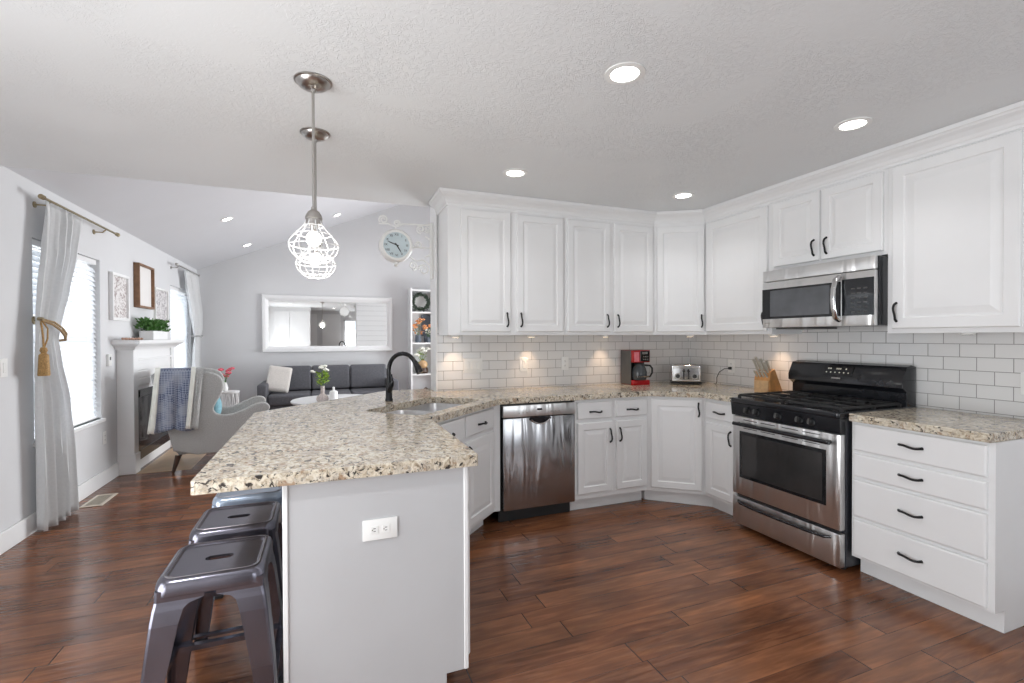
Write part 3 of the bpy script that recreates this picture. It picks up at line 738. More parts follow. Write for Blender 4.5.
can(2.54, 1.67, CEIL, 'recessed ceiling light nearest the large upper cabinet right of the microwave', G1, CAN_W)
can(1.19, 2.97, CEIL, 'recessed ceiling light in front of the leftmost upper cabinet', G1, CAN_W)
can(2.59, 2.98, CEIL, 'recessed ceiling light nearest the diagonal corner cabinet', G1, CAN_W)
can(.36, -.75, CEIL, 'recessed ceiling light near the closet doors, seen in the mirror', G1, CAN_W)
can(2.2, -.6, CEIL, 'unseen recessed ceiling light added for fill near the added patio door', G1, CAN_W)  # out of view, added for more light
can(-1.0, 1.0, CEIL, 'unseen recessed ceiling light added for fill beside the added side door', G1, 16)  # out of view, added to brighten the left wall and floor
G2 = 'recessed lights in the sloped ceiling'
a_ = math.atan(SL)
for x, y, lb in ((-1.082, 6.69, 'recessed light in the sloped ceiling nearest the kitchen'), (-1.095, 8.42, 'recessed light low in the sloped ceiling near the far wall'), (.212, 8.29, 'recessed light high in the sloped ceiling behind the pendants')):
    can(x, y, EAVE + SL * (x - XL) - .001, lb, G2, VAULT_W, a_, .075)

for y, lb in ((5.4, 'unseen recessed light added for fill in the far vault slope, nearer the kitchen'), (7.6, 'unseen recessed light added for fill in the far vault slope, nearer the mirror wall')):  # hidden cans added to light the left wall
    can(2.5, y, zr - SL * (2.5 - RX) - .001, lb, G2, 8, -a_, .075)

# ------------------------------------------------------------------ pendants
def pendant(y, label):
    t = thing('pendant_lamp', label, 'pendant light', (-.036, y, 1.60), 0, 'cage pendants over the peninsula')
    z = lambda v: v - 1.60
    MB().lathe([(0, z(2.392)), (.010, z(2.392)), (.012, z(2.402)), (.026, z(2.404)), (.044, z(2.409)), (.058, z(2.417)), (.066, z(2.426)), (.069, z(2.432)), (.076, z(2.434)), (.076, z(2.4395)), (0, z(2.4395))], 32).build('canopy', 'nickel', t)
    MB().tube([(0, 0, z(1.895)), (0, 0, z(2.40))], .006, 12).build('stem', 'nickel', t)
    MB().lathe([(0, z(1.905)), (.010, z(1.905)), (.012, z(1.893)), (.022, z(1.886)), (.032, z(1.870)), (.036, z(1.855)), (.033, z(1.852)), (.033, z(1.832)), (.016, z(1.83)), (0, z(1.83))], 24).build('socket', 'nickel', t)
    prof = [(.030, 1.848), (.040, 1.825), (.068, 1.795), (.094, 1.765), (.102, 1.742), (.096, 1.718), (.080, 1.695), (.058, 1.676), (.045, 1.671)]
    for _ in range(2):
        q = [prof[0]]
        for a0, a1 in zip(prof, prof[1:]): q += [(a0[0] * .75 + a1[0] * .25, a0[1] * .75 + a1[1] * .25), (a0[0] * .25 + a1[0] * .75, a0[1] * .25 + a1[1] * .75)]
        prof = q + [prof[-1]]
    m = MB()
    for k in range(8):
        a = 2 * pi * k / 8 + .2; m.tube([(r * cos(a), r * sin(a), z(zz)) for r, zz in prof], .0021, 6)
    for r, zz in ((.040, 1.825), (.072, 1.789), (.099, 1.742), (.079, 1.697), (.045, 1.672)):
        m.tube([(r * cos(2 * pi * k / 28), r * sin(2 * pi * k / 28), z(zz)) for k in range(28)], .0021, 6, closed=True)
    m.build('wire_cage', 'cage', t)
    MB().lathe([(0, z(1.738)), (.014, z(1.741)), (.026, z(1.751)), (.031, z(1.768)), (.028, z(1.785)), (.018, z(1.797)), (.012, z(1.802))], 20).build('bulb', 'bulb_on', t)
    MB().lathe([(.012, z(1.802)), (.015, z(1.806)), (.016, z(1.831)), (0, z(1.831))], 16).build('bulb_base', 'nickel', t)
    l = bpy.data.lights.new('bulb_light', 'POINT'); l.energy = BULB_W; l.shadow_soft_size = .04; l.color = (1, .95, .88)
    lo = bpy.data.objects.new('bulb_light', l); C.objects.link(lo); lo.parent = t; lo.location = (0, 0, z(1.70))
    return t
pendant(2.217, 'white wire cage pendant with nickel stem, nearer of the two over the peninsula')
pendant(2.774, 'white wire cage pendant over the peninsula, half hidden behind the nearer one')

# ------------------------------------------------------------------ bar stools
def stool(x, y, rz, label, metal, rub):
    t = thing('bar_stool', label, 'stool', (x, y, 0), rz, 'backless metal stools along the peninsula'); H = .610; h = .152
    m = MB(); slot = [(px, py) for px, py in rrect(0, 0, .042, .018, .0175, 5)]
    L = []
    for ins, z, r in ((.004, H - .052, .035), (0, H - .048, .036), (.0, H - .022, .040), (.004, H - .008, .042), (.012, H - .001, .038), (.020, H, .034), (.027, H - .002, .03), (.031, H - .006, .03)):
        L.append(rrect(0, 0, h - ins, h - ins, r, 6, z))
    R = m.rings(L, cap0=False, cap1=False)
    inner = R[-1]; sv = [m.bm.verts.new((p[0], p[1], H - .006)) for p in slot]
    es = [m.bm.edges.new((sv[i], sv[(i + 1) % len(sv)])) for i in range(len(sv))]
    es += [m.bm.edges.get((inner[i], inner[(i + 1) % len(inner)])) for i in range(len(inner))]
    bmesh.ops.triangle_fill(m.bm, edges=es, use_beauty=True)
    lo = [m.bm.verts.new((p[0] * .98, p[1] * .8, H - .034)) for p in slot]
    for i in range(len(sv)): m.bm.faces.new((sv[i], sv[(i + 1) % len(sv)], lo[(i + 1) % len(sv)], lo[i]))
    bmesh.ops.recalc_face_normals(m.bm, faces=m.bm.faces[:]); m.sm = True
    s = m.build('seat', metal, t); so = s.modifiers.new('solid', 'SOLIDIFY'); so.thickness = .002; so.offset = -1
    # rubbed rim line
    m = MB(); rr = [(p[0], p[1], H + .0005) for p in rrect(0, 0, h - .0205, h - .0205, .034, 6)]
    m.tube(rr, .0016, 5, closed=True); m.build('rim_bead', rub, t)
    for sx in (-1, 1):
        for sy in (-1, 1):
            m = MB(); L = []
            for z, w, o in ((H - .03, .135, .000), (H - .062, .134, .001), (H - .074, .095, .003), (H - .088, .084, .006), (H - .13, .078, .012), (H * .5, .064, .031), (.02, .044, .049), (.003, .044, .050)):
                cx, cy = sx * (h - .003 + o), sy * (h - .003 + o); th = .004; r = .010
                q = [(cx - sx * w, cy), (cx - sx * r, cy), (cx - sx * r * .3, cy - sy * r * .3), (cx, cy - sy * r), (cx, cy - sy * w), (cx - sx * th, cy - sy * w), (cx - sx * th, cy - sy * (r + .003)), (cx - sx * (r + .003), cy - sy * th), (cx - sx * w, cy - sy * th)]
                L.append([(a, b, z) for a, b in q])
            m.rings(L); lg = m.build('leg', metal, t, smooth=False)
            fo = h + .047
            m = MB().box(sx * (fo - .018) - .021, sx * (fo - .018) + .021, sy * (fo - .018) - .021, sy * (fo - .018) + .021, 0, .02, .003, 1); m.build('rubber_foot', 'black_matte', lg)
    q = h + .022; zb = .225
    m = MB()
    for sg in (-1, 1):
        m.box(-q, q, sg * q - .010, sg * q + .010, zb, zb + .003); m.box(-q, q, sg * q - sg * .010 - .0015, sg * q - sg * .010 + .0015, zb - .016, zb + .003)
        m.box(sg * q - .010, sg * q + .010, -q, q, zb + .004, zb + .007); m.box(sg * q - sg * .010 - .0015, sg * q - sg * .010 + .0015, -q, q, zb - .012, zb + .007)
    m.build('cross_brace', metal, t)
    return t
stool(-.335, 1.885, 0, 'gunmetal backless bar stool standing frontmost along the peninsula, whole seat in view', 'gun', 'gun_rub')
stool(-.335, 2.285, 0, 'gunmetal backless bar stool just behind the frontmost one', 'gun', 'gun_rub')
stool(-.335, 2.695, 0, 'stool with painted pale sky sheen, mostly hidden under the countertop behind the gunmetal stools', 'sky_sheen_metal', 'gun_rub')

# ------------------------------------------------------------------ outlets and switches
def outlet(loc, rz, label, cat='outlet', gangs=1, horiz=False, kind='duplex', name='wall_outlet', group=None):
    t = thing(name, label, cat, loc, rz, group); w, h = .045 * gangs + .027, .118
    if horiz: w, h = .118, .072
    MB().box(-w / 2, w / 2, -.005, 0, -h / 2, h / 2, .002, 2).build('cover_plate', 'plastic', t)
    for g in range(gangs):
        cx = (g - (gangs - 1) / 2) * .046
        if kind == 'duplex':
            m = MB(); d = MB()
            for s in (-1, 1):
                px, pz = (s * .0195, 0) if horiz else (cx, s * .0195)
                m.box(px - .0135, px + .0135, -.0065, -.004, pz - .0135, pz + .0135, .002, 1)
                for q in (-.005, .005): 
                    if horiz: d.box(px - .004, px + .004, -.0072, -.0064, pz + q - .001, pz + q + .001)
                    else: d.box(px + q - .001, px + q + .001, -.0072, -.0064, pz - .002, pz + .006)
                d.box(px - .0085 if horiz else px - .002, px - .0055 if horiz else px + .002, -.0072, -.0064, pz - .002 if horiz else pz - .009, pz + .002 if horiz else pz - .006)
            r = m.build('receptacle', 'plastic', t); d.build('slots', 'black_matte', r)
        else:
            m = MB(); m.box(cx - .016, cx + .016, -.008, -.004, -.034, .034, .002, 1); m.build('rocker', 'plastic', t)
    return t
outlet((.180, 1.7315, .680), 0, 'white horizontal duplex outlet on the peninsula end panel', horiz=True)
outlet((1.15, YB - .0125, 1.115), 0, 'wide white triple switch plate on back tile under the leftmost cabinet', 'switch', 3, kind='rocker', name='light_switch')
outlet((1.605, YB - .0125, 1.115), 0, 'single white switch plate on the back tile between the triple plate and an outlet', 'switch', 1, kind='rocker', name='light_switch')
outlet((2.005, YB - .0125, 1.115), 0, 'white duplex outlet on the back tile, nearest the coffee maker')
outlet((XW - .0125, 1.335, 1.10), -pi / 2, 'white duplex outlet on the tile above the short countertop')
outlet((XW - .0125, 3.29, 1.085), -pi / 2, 'outlet on the side wall tile with a black plug and cord')
outlet((XL, 4.02, 1.165), pi / 2, 'white light switch on the grey wall left of the curtain', 'switch', 1, kind='rocker', name='light_switch')
outlet((XL, 5.51, .43), pi / 2, 'white outlet low on the grey wall between window and fireplace')
t = thing('thermostat', 'small white control box on the wall beside the mantel', 'thermostat', (XL, 5.60, 1.145), pi / 2)
MB().box(-.035, .035, -.022, 0, -.055, .055, .004, 2).build('housing', 'plastic', t); MB().box(-.015, .015, -.0235, -.021, 0, .03).build('display', 'grey_side', t)

# ------------------------------------------------------------------ small appliances
t = thing('coffee_maker', 'red and black drip coffee maker with glass carafe on the back counter', 'coffee maker', (2.665, 3.725, CT), radians(-3))
MB().box(-.088, .088, -.04, .075, .0, .315, .006, 2).build('body', 'red', t)
MB().box(-.0925, -.0875, -.10, .072, .004, .312, .002, 1).build('side_panel', 'grey_side', t)
MB().box(-.088, .088, -.13, -.035, 0, .045, .006, 2).build('warming_base', 'red', t)
MB().box(-.088, .088, -.13, -.04, .205, .315, .006, 2).build('brew_head', 'red', t)
MB().box(-.015, .082, -.1335, -.129, .212, .308, .001, 1).build('control_panel', 'black_glass', t)
m = MB()
for i in range(3):
    for j in range(2): MB().box(.015 + i * .02, .027 + i * .02, -.1345, -.133, .228 + j * .024, .238 + j * .024).build('button', 'nickel', t)
m.box(.005, .06, -.1345, -.133, .28, .298); m.build('display', 'nickel', t)
MB().box(-.075, -.025, -.1325, -.129, .212, .300, .001, 1).build('water_window', 'red_light', t)
MB().box(-.085, .085, -.045, -.039, .045, .205).build('recess_back', 'black_matte', t)
cf_ = MB().lathe([(0, .046), (.060, .048), (.068, .07), (.068, .12), (.058, .155), (.045, .175), (.045, .182), (.040, .182), (.040, .172)], 24, (-.005, -.10, 0)).build('carafe', 'glassy', t)
MB().lathe([(0, .195), (.044, .195), (.047, .178), (.0, .178)], 24, (-.005, -.10, 0)).build('carafe_lid', 'black_matte', cf_)
MB().tube([(.045, -.11, .178), (.095, -.12, .175), (.115, -.125, .15), (.115, -.125, .11), (.095, -.12, .075), (.062, -.11, .075)], .009, 8).build('carafe_handle', 'black_matte', cf_)
MB().box(-.068, .05, -.172, -.166, .075, .085).build('carafe_band', 'chrome', cf_)

t = thing('toaster', 'silver two-dial toaster in the counter corner', 'toaster', (3.125, 3.565, CT), radians(-38))
MB().box(-.135, .135, -.12, .12, .012, .022, .003, 1).build('base', 'black_matte', t)
MB().box(-.128, .128, -.115, .12, .022, .178, .014, 3).build('body', 'chrome', t)
frame(MB(), -.118, .118, .035, .158, .008, -.124, -.1195, .001).build('front_bezel', 'nickel', t)
for x in (-.072, .072):
    T = Matrix.Translation((x, -.120, .078)) @ Matrix.Rotation(pi / 2, 4, 'X')
    k = MB().lathe([(.027, 0), (.026, .006), (0, .006)], 20, T=T).build('dial', 'nickel', t)
    T2 = T @ Matrix.Translation((0, 0, .006))
    MB().lathe([(.019, 0), (.017, .016), (0, .016)], 20, T=T2).build('dial_knob', 'black_matte', k)
    for s in (-1, 1): pass
m = MB()
for x in (-.02, .02): m.box(x - .006, x + .006, -.1215, -.119, .05, .14)
m.build('lever_slot', 'black_matte', t)
m = MB()
for x in (-.02, .02): m.box(x - .012, x + .012, -.140, -.121, .118, .130, .002, 1)
m.build('lever', 'black_matte', t)
m = MB()
for y in (-.05, .05): m.box(-.10, .10, y - .014, y + .014, .175, .1785)
m.build('slot', 'black_matte', t)

t = thing('knife_block', 'slanted wooden knife block with pale handled knives beside the range', 'knife block', (3.225, 2.765, CT), radians(8))
# side profile in (x,z), leaning toward -x
MB().prism([(-.05, 0), (.085, 0), (-.002, .165), (-.048, .146), (-.062, .088)], -.055, .055, 'y', .003, 1).build('block', 'block_wood', t)
MB().prism([(-.067, .002), (-.0645, .002), (-.0645, .085), (-.067, .085)], -.05, .05, 'y').build('front_plate', 'tan_wood', t)
ax = Vector((-.55, 0, .85)).normalized()
for i in range(3):
    for j in range(2):
        p = Vector((-.038 + j * .024, -.035 + i * .033, .128 + j * .014)); L = .10 - j * .0 + .012 * i
        k = MB().tube([p, p + ax * .03, p + ax * L * .7, p + ax * L], [.007, .0095, .0085, .010], 8, flat=.7).build('knife', 'knife', None)
        k.parent = t; k.name = 'knife_handle'
for i in range(4):
    p = Vector((-.052, -.036 + i * .024, .105)); a2 = Vector((-.62, 0, .78)).normalized()
    k = MB().tube([p, p + a2 * .02, p + a2 * .06], [.006, .0075, .0075], 8, flat=.7).build('knife_handle', 'knife', t)
t.scale = (1.2, 1.15, 1.12)
PY = 3.29
m = MB().tube([(XW - .02, PY, 1.066), (XW - .05, PY, 1.066), (XW - .07, PY + .03, 1.06), (XW - .085, PY + .07, 1.03), (XW - .09, PY + .095, .98), (XW - .085, PY + .10, .94), (XW - .08, PY + .115, .9185), (XW - .06, PY + .16, .9178)], .0035, 8)
m.box(XW - .045, XW - .0205, PY - .012, PY + .012, 1.054, 1.078, .003, 1)
tag(m.build('power_cord', 'black_matte'), 'black plug and thin cord hanging from the side wall outlet to the counter', 'cord')

# ------------------------------------------------------------------ curtains
def curtain(t, rows, amp, nf, name='panel', x_off=.0):
    """rows: (z, y0, y1, amp scale); cloth hangs near x = 0 local, y along wall"""
    m = MB(); N = nf * 10; G = []
    zs = []
    for (za, a0, a1, sa), (zb, b0, b1, sb) in zip(rows, rows[1:]):
        k = max(2, int(abs(za - zb) / .05))
        for i in range(k):
            u = i / k; us = u * u * (3 - 2 * u) * .5 + u * .5; zs.append((za + (zb - za) * u, a0 + (b0 - a0) * us, a1 + (b1 - a1) * us, sa + (sb - sa) * u))
    zs.append(rows[-1])
    for r, (z, a, b, s) in enumerate(zs):
        row = []
        for i in range(N + 1):
            u = i / N; ph = 2 * pi * nf * u + .35 * sin(3 * u + z * 1.4) + .5 * sin(z * 1.1 + u * 5)
            x = amp * s * sin(ph) + amp * .3 * s * sin(ph * 2.3 + 1)
            row.append(m.bm.verts.new((x + .05, a + (b - a) * u + .008 * s * cos(ph * 1.0), z)))
        G.append(row)
    for r in range(len(G) - 1):
        for i in range(N): m.bm.faces.new((G[r][i], G[r][i + 1], G[r + 1][i + 1], G[r + 1][i]))
    m.sm = True; o = m.build(name, 'curtain', t); s = o.modifiers.new('solid', 'SOLIDIFY'); s.thickness = .002; return o
t = thing('curtain', 'long white linen curtain tied back with a gold cord, reaching the floor', 'curtain', (XL + .03, 0, 0))
curtain(t, [(2.315, 4.325, 4.90, .45), (2.24, 4.33, 4.88, .7), (2.0, 4.30, 4.80, .9), (1.7, 4.25, 4.66, .8), (1.50, 4.22, 4.56, .6), (1.35, 4.215, 4.50, .5), (1.20, 4.215, 4.53, .7), (.90, 4.22, 4.64, 1), (.5, 4.235, 4.71, 1.1), (.02, 4.24, 4.75, 1.2)], .032, 5)
hm = MB()
for i in range(8): hm.lathe([(.021, -.003), (.024, 0), (.021, .003)], 10, T=Matrix.Translation((.05, 4.36 + i * .07, 2.335)) @ Matrix.Rotation(pi / 2, 4, 'X'))
def rod(y0, y1, z, x, label, mat, fin=True):
    t = thing('curtain_rod', label, 'curtain rod', (x, y0, z)); L = y1 - y0
    MB().tube([(0, 0, 0), (0, L, 0)], .009, 12).build('rod', mat, t)
    for e, s in ((0, -1), (L, 1)):
        T = Matrix.Translation((0, e, 0)) @ Matrix.Rotation(-s * pi / 2, 4, 'X')
        MB().lathe([(.010, 0), (.017, .004), (.010, .010), (.010, .016), (.017, .026), (.018, .034), (.011, .044), (0, .048)], 14, T=T).build('finial', mat, t)
    for yy in (.10, L - .22):
        m = MB().tube([(0, yy, 0), (-.03, yy, -.03), (XL - x + .003, yy, -.03)], .006, 8); m.lathe([(0, 0), (.022, 0), (.022, .006), (0, .006)], 14, T=Matrix.Translation((XL - x + .001, yy, -.03)) @ Matrix.Rotation(pi / 2, 4, 'Y')); m.build('bracket', mat, t)
hm.bm.free()
rod(4.29, 5.55, 2.325, XL + .095, 'brass curtain rod with round finials above the near window', 'brass')
t = thing('curtain_tieback', 'gold cord tieback with tassel holding the long curtain', 'tieback', (XL, 4.37, 1.478))
m = MB().tube([(0, 0, 0), (.05, -.06, 0), (.09, -.13, .005)], .007, 8); m.lathe([(0, 0), (.03, 0), (.026, .008), (0, .01)], 16, T=Matrix.Translation((.001, 0, 0)) @ Matrix.Rotation(pi / 2, 4, 'Y'))
m.lathe([(0, -.014), (.016, -.010), (.020, 0), (.016, .010), (0, .014)], 14, (.095, -.135, .006)); m.build('wall_hook', 'brass', t)
m = MB().tube([(.09, -.12, 0), (.128, -.05, -.03), (.142, .02, -.07), (.138, .09, -.11), (.118, .145, -.138), (.07, .150, -.145), (.03, .11, -.14)], .009, 8)
m.tube([(.09, -.12, .008), (.134, -.05, -.014), (.149, .025, -.054), (.144, .095, -.094), (.118, .148, -.122)], .0065, 8)
m.build('cord', flat('gold_cord', (.36, .25, .13), .7, var=.3, scale=120), t)
m = MB().tube([(.09, -.13, 0), (.11, -.155, -.05), (.12, -.165, -.13), (.12, -.16, -.20)], .006, 8).tube([(.095, -.125, 0), (.13, -.13, -.06), (.135, -.145, -.13), (.12, -.16, -.20)], .005, 8)
m.lathe([(0, -.185), (.016, -.19), (.021, -.21), (.014, -.228), (.026, -.240), (.033, -.375), (.031, -.382), (0, -.382)], 16, (.12, -.16, 0)); m.build('tassel', flat('gold_tassel', (.40, .24, .09), .7, var=.35, scale=140), t)
t = thing('curtain', 'white curtain panel tied back at the far window in the room corner', 'curtain', (XL + .03, 0, 0))
curtain(t, [(2.31, 7.95, 8.72, .6), (2.1, 8.05, 8.80, .8), (1.75, 8.25, 8.98, .8), (1.50, 8.42, 9.0, .6), (1.36, 8.52, 8.88, .4), (1.2, 8.45, 8.82, .6), (.8, 8.40, 8.82, .9), (.02, 8.38, 8.84, 1)], .028, 6)
rod(7.55, 8.70, 2.325, XL + .095, 'dull metal curtain rod above the far window in the corner', 'nickel')
t = thing('curtain_tieback', 'pale grey band tying back the far curtain', 'tieback', (XL, 8.90, 1.40))
MB().tube([(0, 0, 0), (.04, 0, 0), (.11, -.03, -.02), (.13, -.2, -.03), (.11, -.37, -.02), (.03, -.38, -.02)], .012, 8).build('band', 'armchair', t)

# ------------------------------------------------------------------ fireplace, mantel and pictures
FY0, FY1, FXX = 5.80, 7.20, -1.755
t = thing('fireplace', 'white fireplace surround with crown mantel and black glass firebox', 'fireplace', (XL, FY0, 0))
D = FXX - XL; Wd = FY1 - FY0
m = MB()  # surround around firebox
m.box(.001, D, 0, .12, .001, 1.24, .003, 1); m.box(.001, D, Wd - .12, Wd, .001, 1.24, .003, 1); m.box(.001, D - .02, .12, Wd - .12, .82, 1.24)
m.box(.001, D - .02, .12, Wd - .12, .001, .10); m.build('surround', 'white_trim', t)
m = MB()
for z in (.86, .94, 1.02): m.box(D - .021, D - .012, .125, Wd - .125, z, z + .072, .004, 1)
m.box(D - .012, D, .12, Wd - .12, 1.12, 1.14, .003, 1); m.build('shiplap_boards', 'white_trim', t)
m = MB()
for y in (.0, Wd - .12): MB().box(-.0 + .001, D + .012, y - .008, y + .128, .001, .20, .004, 1).build('plinth', 'white_trim', t)
m.bm.free()
m = MB()
pr = [(0, 1.235), (.012, 1.235), (.02, 1.25), (.03, 1.262), (.055, 1.278), (.075, 1.29), (.082, 1.30), (.085, 1.33), (0, 1.33)]
LL = []
for o_, z in pr: LL.append([(.001, -o_ * 1.4, z), (D + o_, -o_ * 1.4, z), (D + o_, Wd + o_ * 1.4, z), (.001, Wd + o_ * 1.4, z)])
m.rings(LL[:-1]); m.build('mantel_shelf', 'white_trim', t)
fb = MB(); fb.box(.02, D - .024, .12, Wd - .12, .10, .82); fb = fb.build('firebox', 'black_matte', t)
frame2 = MB()
for a in ((.12, .20, .10, .82), (Wd - .20, Wd - .12, .10, .82), (.12, Wd - .12, .74, .82), (.12, Wd - .12, .10, .20)): frame2.box(D - .026, D - .008, a[0], a[1], a[2], a[3], .003, 1)
frame2.build('firebox_frame', 'black_enamel', fb)
MB().box(D - .022, D - .016, .19, Wd - .19, .19, .75).build('fire_glass', 'glassy', fb)
m = MB().box(FXX + .014, -1.28, 5.80, 7.30, .0, .0018); mm = m.bm
o = m.build('hearth', 'hearth'); tag(o, 'tan stone hearth set flush in the floor before the fireplace', 'hearth')

def pic(y0, y1, z0, z1, depth, fw, fmat, art, label, name='picture_frame'):
    t = thing(name, label, 'picture', (XL, (y0 + y1) / 2, (z0 + z1) / 2), pi / 2); w, h = (y1 - y0) / 2, (z1 - z0) / 2
    frame(MB(), -w, w, -h, h, fw, -depth, -.001, .002).build('frame', fmat, t)
    MB().box(-w + fw * .9, w - fw * .9, -depth * .45, -.002, -h + fw * .9, h - fw * .9).build('print', art, t)
pic(5.64, 6.06, 1.525, 1.985, .035, .028, 'white_trim', 'art_a', 'white framed speckled print left of the walnut frame above the mantel')
pic(6.28, 6.78, 1.685, 2.165, .055, .022, 'brown_frame', 'mat_white', 'walnut framed plain white board, highest over the mantel')
pic(6.93, 7.44, 1.53, 1.965, .025, .02, 'plastic', 'art_b', 'grey framed speckled print right of the walnut frame, by the far window')

t = thing('potted_plant', 'bushy green plant in a long white wooden box on the mantel', 'plant', (XL + .12, 6.50, 1.3305))
m = MB().box(-.065, .065, -.25, .25, .001, .10, .004, 1)
for z in (.035, .068): m.box(-.067, .067, -.252, .252, z, z + .003)
m.build('planter_box', 'white_trim', t)
m = MB(); random.seed(3)
for i in range(520):
    p = (random.uniform(-.07, .07), random.uniform(-.28, .28), .09 + random.random() ** .8 * .12)
    d = (p[0] * 5 + random.uniform(-1, 1), p[1] * 1.2 + random.uniform(-1, 1), random.uniform(.1, 1.3)); m.leaf(p, d, random.uniform(.035, .06), .028, random.uniform(0, 6))
m.build('foliage', 'green', t)
m = MB()
for i in range(22):
    m.sphere((XL + .10 + .018 * sin(i * .9), 5.66 + i * .0245, 1.3445), .0135, 1)
tag(m.build('bead_garland', flat('wood_beads', (.48, .30, .22), .6, var=.2, scale=40)), 'string of tan wooden beads lying along the mantel shelf', 'garland')

# floor register
t = thing('floor_vent', 'cream metal floor register beside the wall', 'vent', (-1.745, 4.965, 0))
frame(MB(), -.075, .075, -.165, .165, .02, 0, .006, .001).bm.free()
m = MB().box(-.075, .075, -.165, .165, .0005, .006, .002, 1); m.build('frame', 'vent', t)
m = MB()
for i in range(17): m.box(-.05, .05, -.135 + i * .016, -.128 + i * .016, .0055, .0075)
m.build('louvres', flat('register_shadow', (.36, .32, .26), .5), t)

# ------------------------------------------------------------------ armchair, throw, pillow
AX, AY, AZR = -1.41, 5.64, radians(9)
t = thing('wingback_armchair', 'grey linen wingback armchair with tapered wooden legs near the fireplace', 'armchair', (AX, AY, 0), AZR)
side = [(.03, .17), (-.02, .40), (-.10, .75), (-.165, .97), (-.15, 1.00), (-.05, 1.015), (.22, 1.01), (.34, 1.0), (.41, .965), (.445, .91), (.45, .84), (.43, .77), (.39, .70), (.36, .64), (.36, .60), (.39, .565), (.46, .55), (.55, .56), (.64, .60), (.72, .64), (.79, .66), (.85, .65), (.88, .61), (.87, .57), (.82, .53), (.79, .47), (.77, .17)]
def sm(pts, it=1):
    for _ in range(it):
        q = []
        for i in range(len(pts)):
            a, b = pts[i], pts[(i + 1) % len(pts)]; q += [(a[0] * .75 + b[0] * .25, a[1] * .75 + b[1] * .25), (a[0] * .25 + b[0] * .75, a[1] * .25 + b[1] * .75)]
        pts = q
    return pts
for y0 in (0, .66):
    MB().prism(sm(side), y0, y0 + .085, 'y', .018, 3).build('wing_and_arm', 'armchair', t)
MB().prism(sm([(.03, .17), (-.02, .40), (-.10, .75), (-.165, .97), (-.14, 1.01), (-.05, 1.02), (-.02, .97), (.05, .75), (.12, .40), (.14, .17)]), .08, .665, 'y', .01, 2).build('backrest', 'armchair', t)
MB().box(.10, .76, .09, .655, .17, .33, .02, 2).build('seat_base', 'armchair', t)
MB().box(.10, .80, .09, .655, .33, .47, .045, 3).build('seat_cushion', 'armchair', t)
for x, y, sx, sy in ((.055, .05, -1, -1), (.055, .70, -1, 1), (.72, .05, 1, -1), (.72, .70, 1, 1)):
    MB().tube([(x, y, .172), (x + sx * .045, y + sy * .02, .003)], [.028, .014], 10).build('leg', 'dark_wood', t)
# throw draped over the wing on the kitchen side
t = thing('throw_blanket', 'blue and white woven throw draped over the armchair back', 'blanket', (AX, AY, 0), AZR)
def sheet(x0, x1, mat, name, off, shear=.11, zb=.44):
    m = MB(); path = [(-.020 - off, zb)]
    n = 16
    for i in range(1, n): path.append((-.014 - off, zb + (1.0 - zb) * i / n))
    path += [(-.012 - off, 1.01), (.005, 1.036 + off), (.04, 1.042 + off), (.08, 1.038 + off), (.102 + off, 1.01), (.108 + off, .93), (.11 + off, .80)]
    G = []
    for k, (y, z) in enumerate(path):
        row = []
        for i in range(25):
            u = i / 24; s = max(0, (1.0 - z)) / .56; hang = s if k <= n else 0
            x = x0 + (x1 - x0) * u - shear * hang + .012 * hang * sin(u * 14 + z * 3)
            yy = y - (.016 * (1 + sin(u * 17 + z * 2)) * min(1, hang * 2) if k <= n else 0)
            zz = z + (-.02 * max(0, abs(x - .0) - .05) if k > n else 0) - (.015 * sin(u * 9) if k == 0 else 0)
            row.append(m.bm.verts.new((x, yy, zz)))
        G.append(row)
    for a, b in zip(G, G[1:]):
        for i in range(24): m.bm.faces.new((a[i], a[i + 1], b[i + 1], b[i]))
    m.sm = True; o = m.build(name, mat, t); s = o.modifiers.new('solid', 'SOLIDIFY'); s.thickness = .006; s.offset = 1; return o
sheet(-.115, .24, 'blanket', 'woven_field', .006, .055)
sheet(-.125, -.08, 'petal', 'border_stripe', .014, .055); sheet(.17, .21, 'petal', 'border_stripe', .014, .055, .46)
sheet(.21, .275, 'armchair', 'grey_underside', .008, .06, .45)
t = thing('throw_pillow', 'teal throw pillow on the armchair seat', 'pillow', (AX, AY, 0), AZR)
m = MB(); m.sphere((.36, .36, .60), .125, 3, (.55, 1.0, 1.0))
for v in m.bm.verts:
    d = v.co - Vector((.36, .36, .60)); q = max(abs(d.y), abs(d.z)); k = 1 + .25 * (min(abs(d.y), abs(d.z)) / max(q, 1e-4)); v.co = Vector((.36, .36, .60)) + Vector((d.x, d.y * k, d.z * k))
m.build('cushion', 'teal', t)

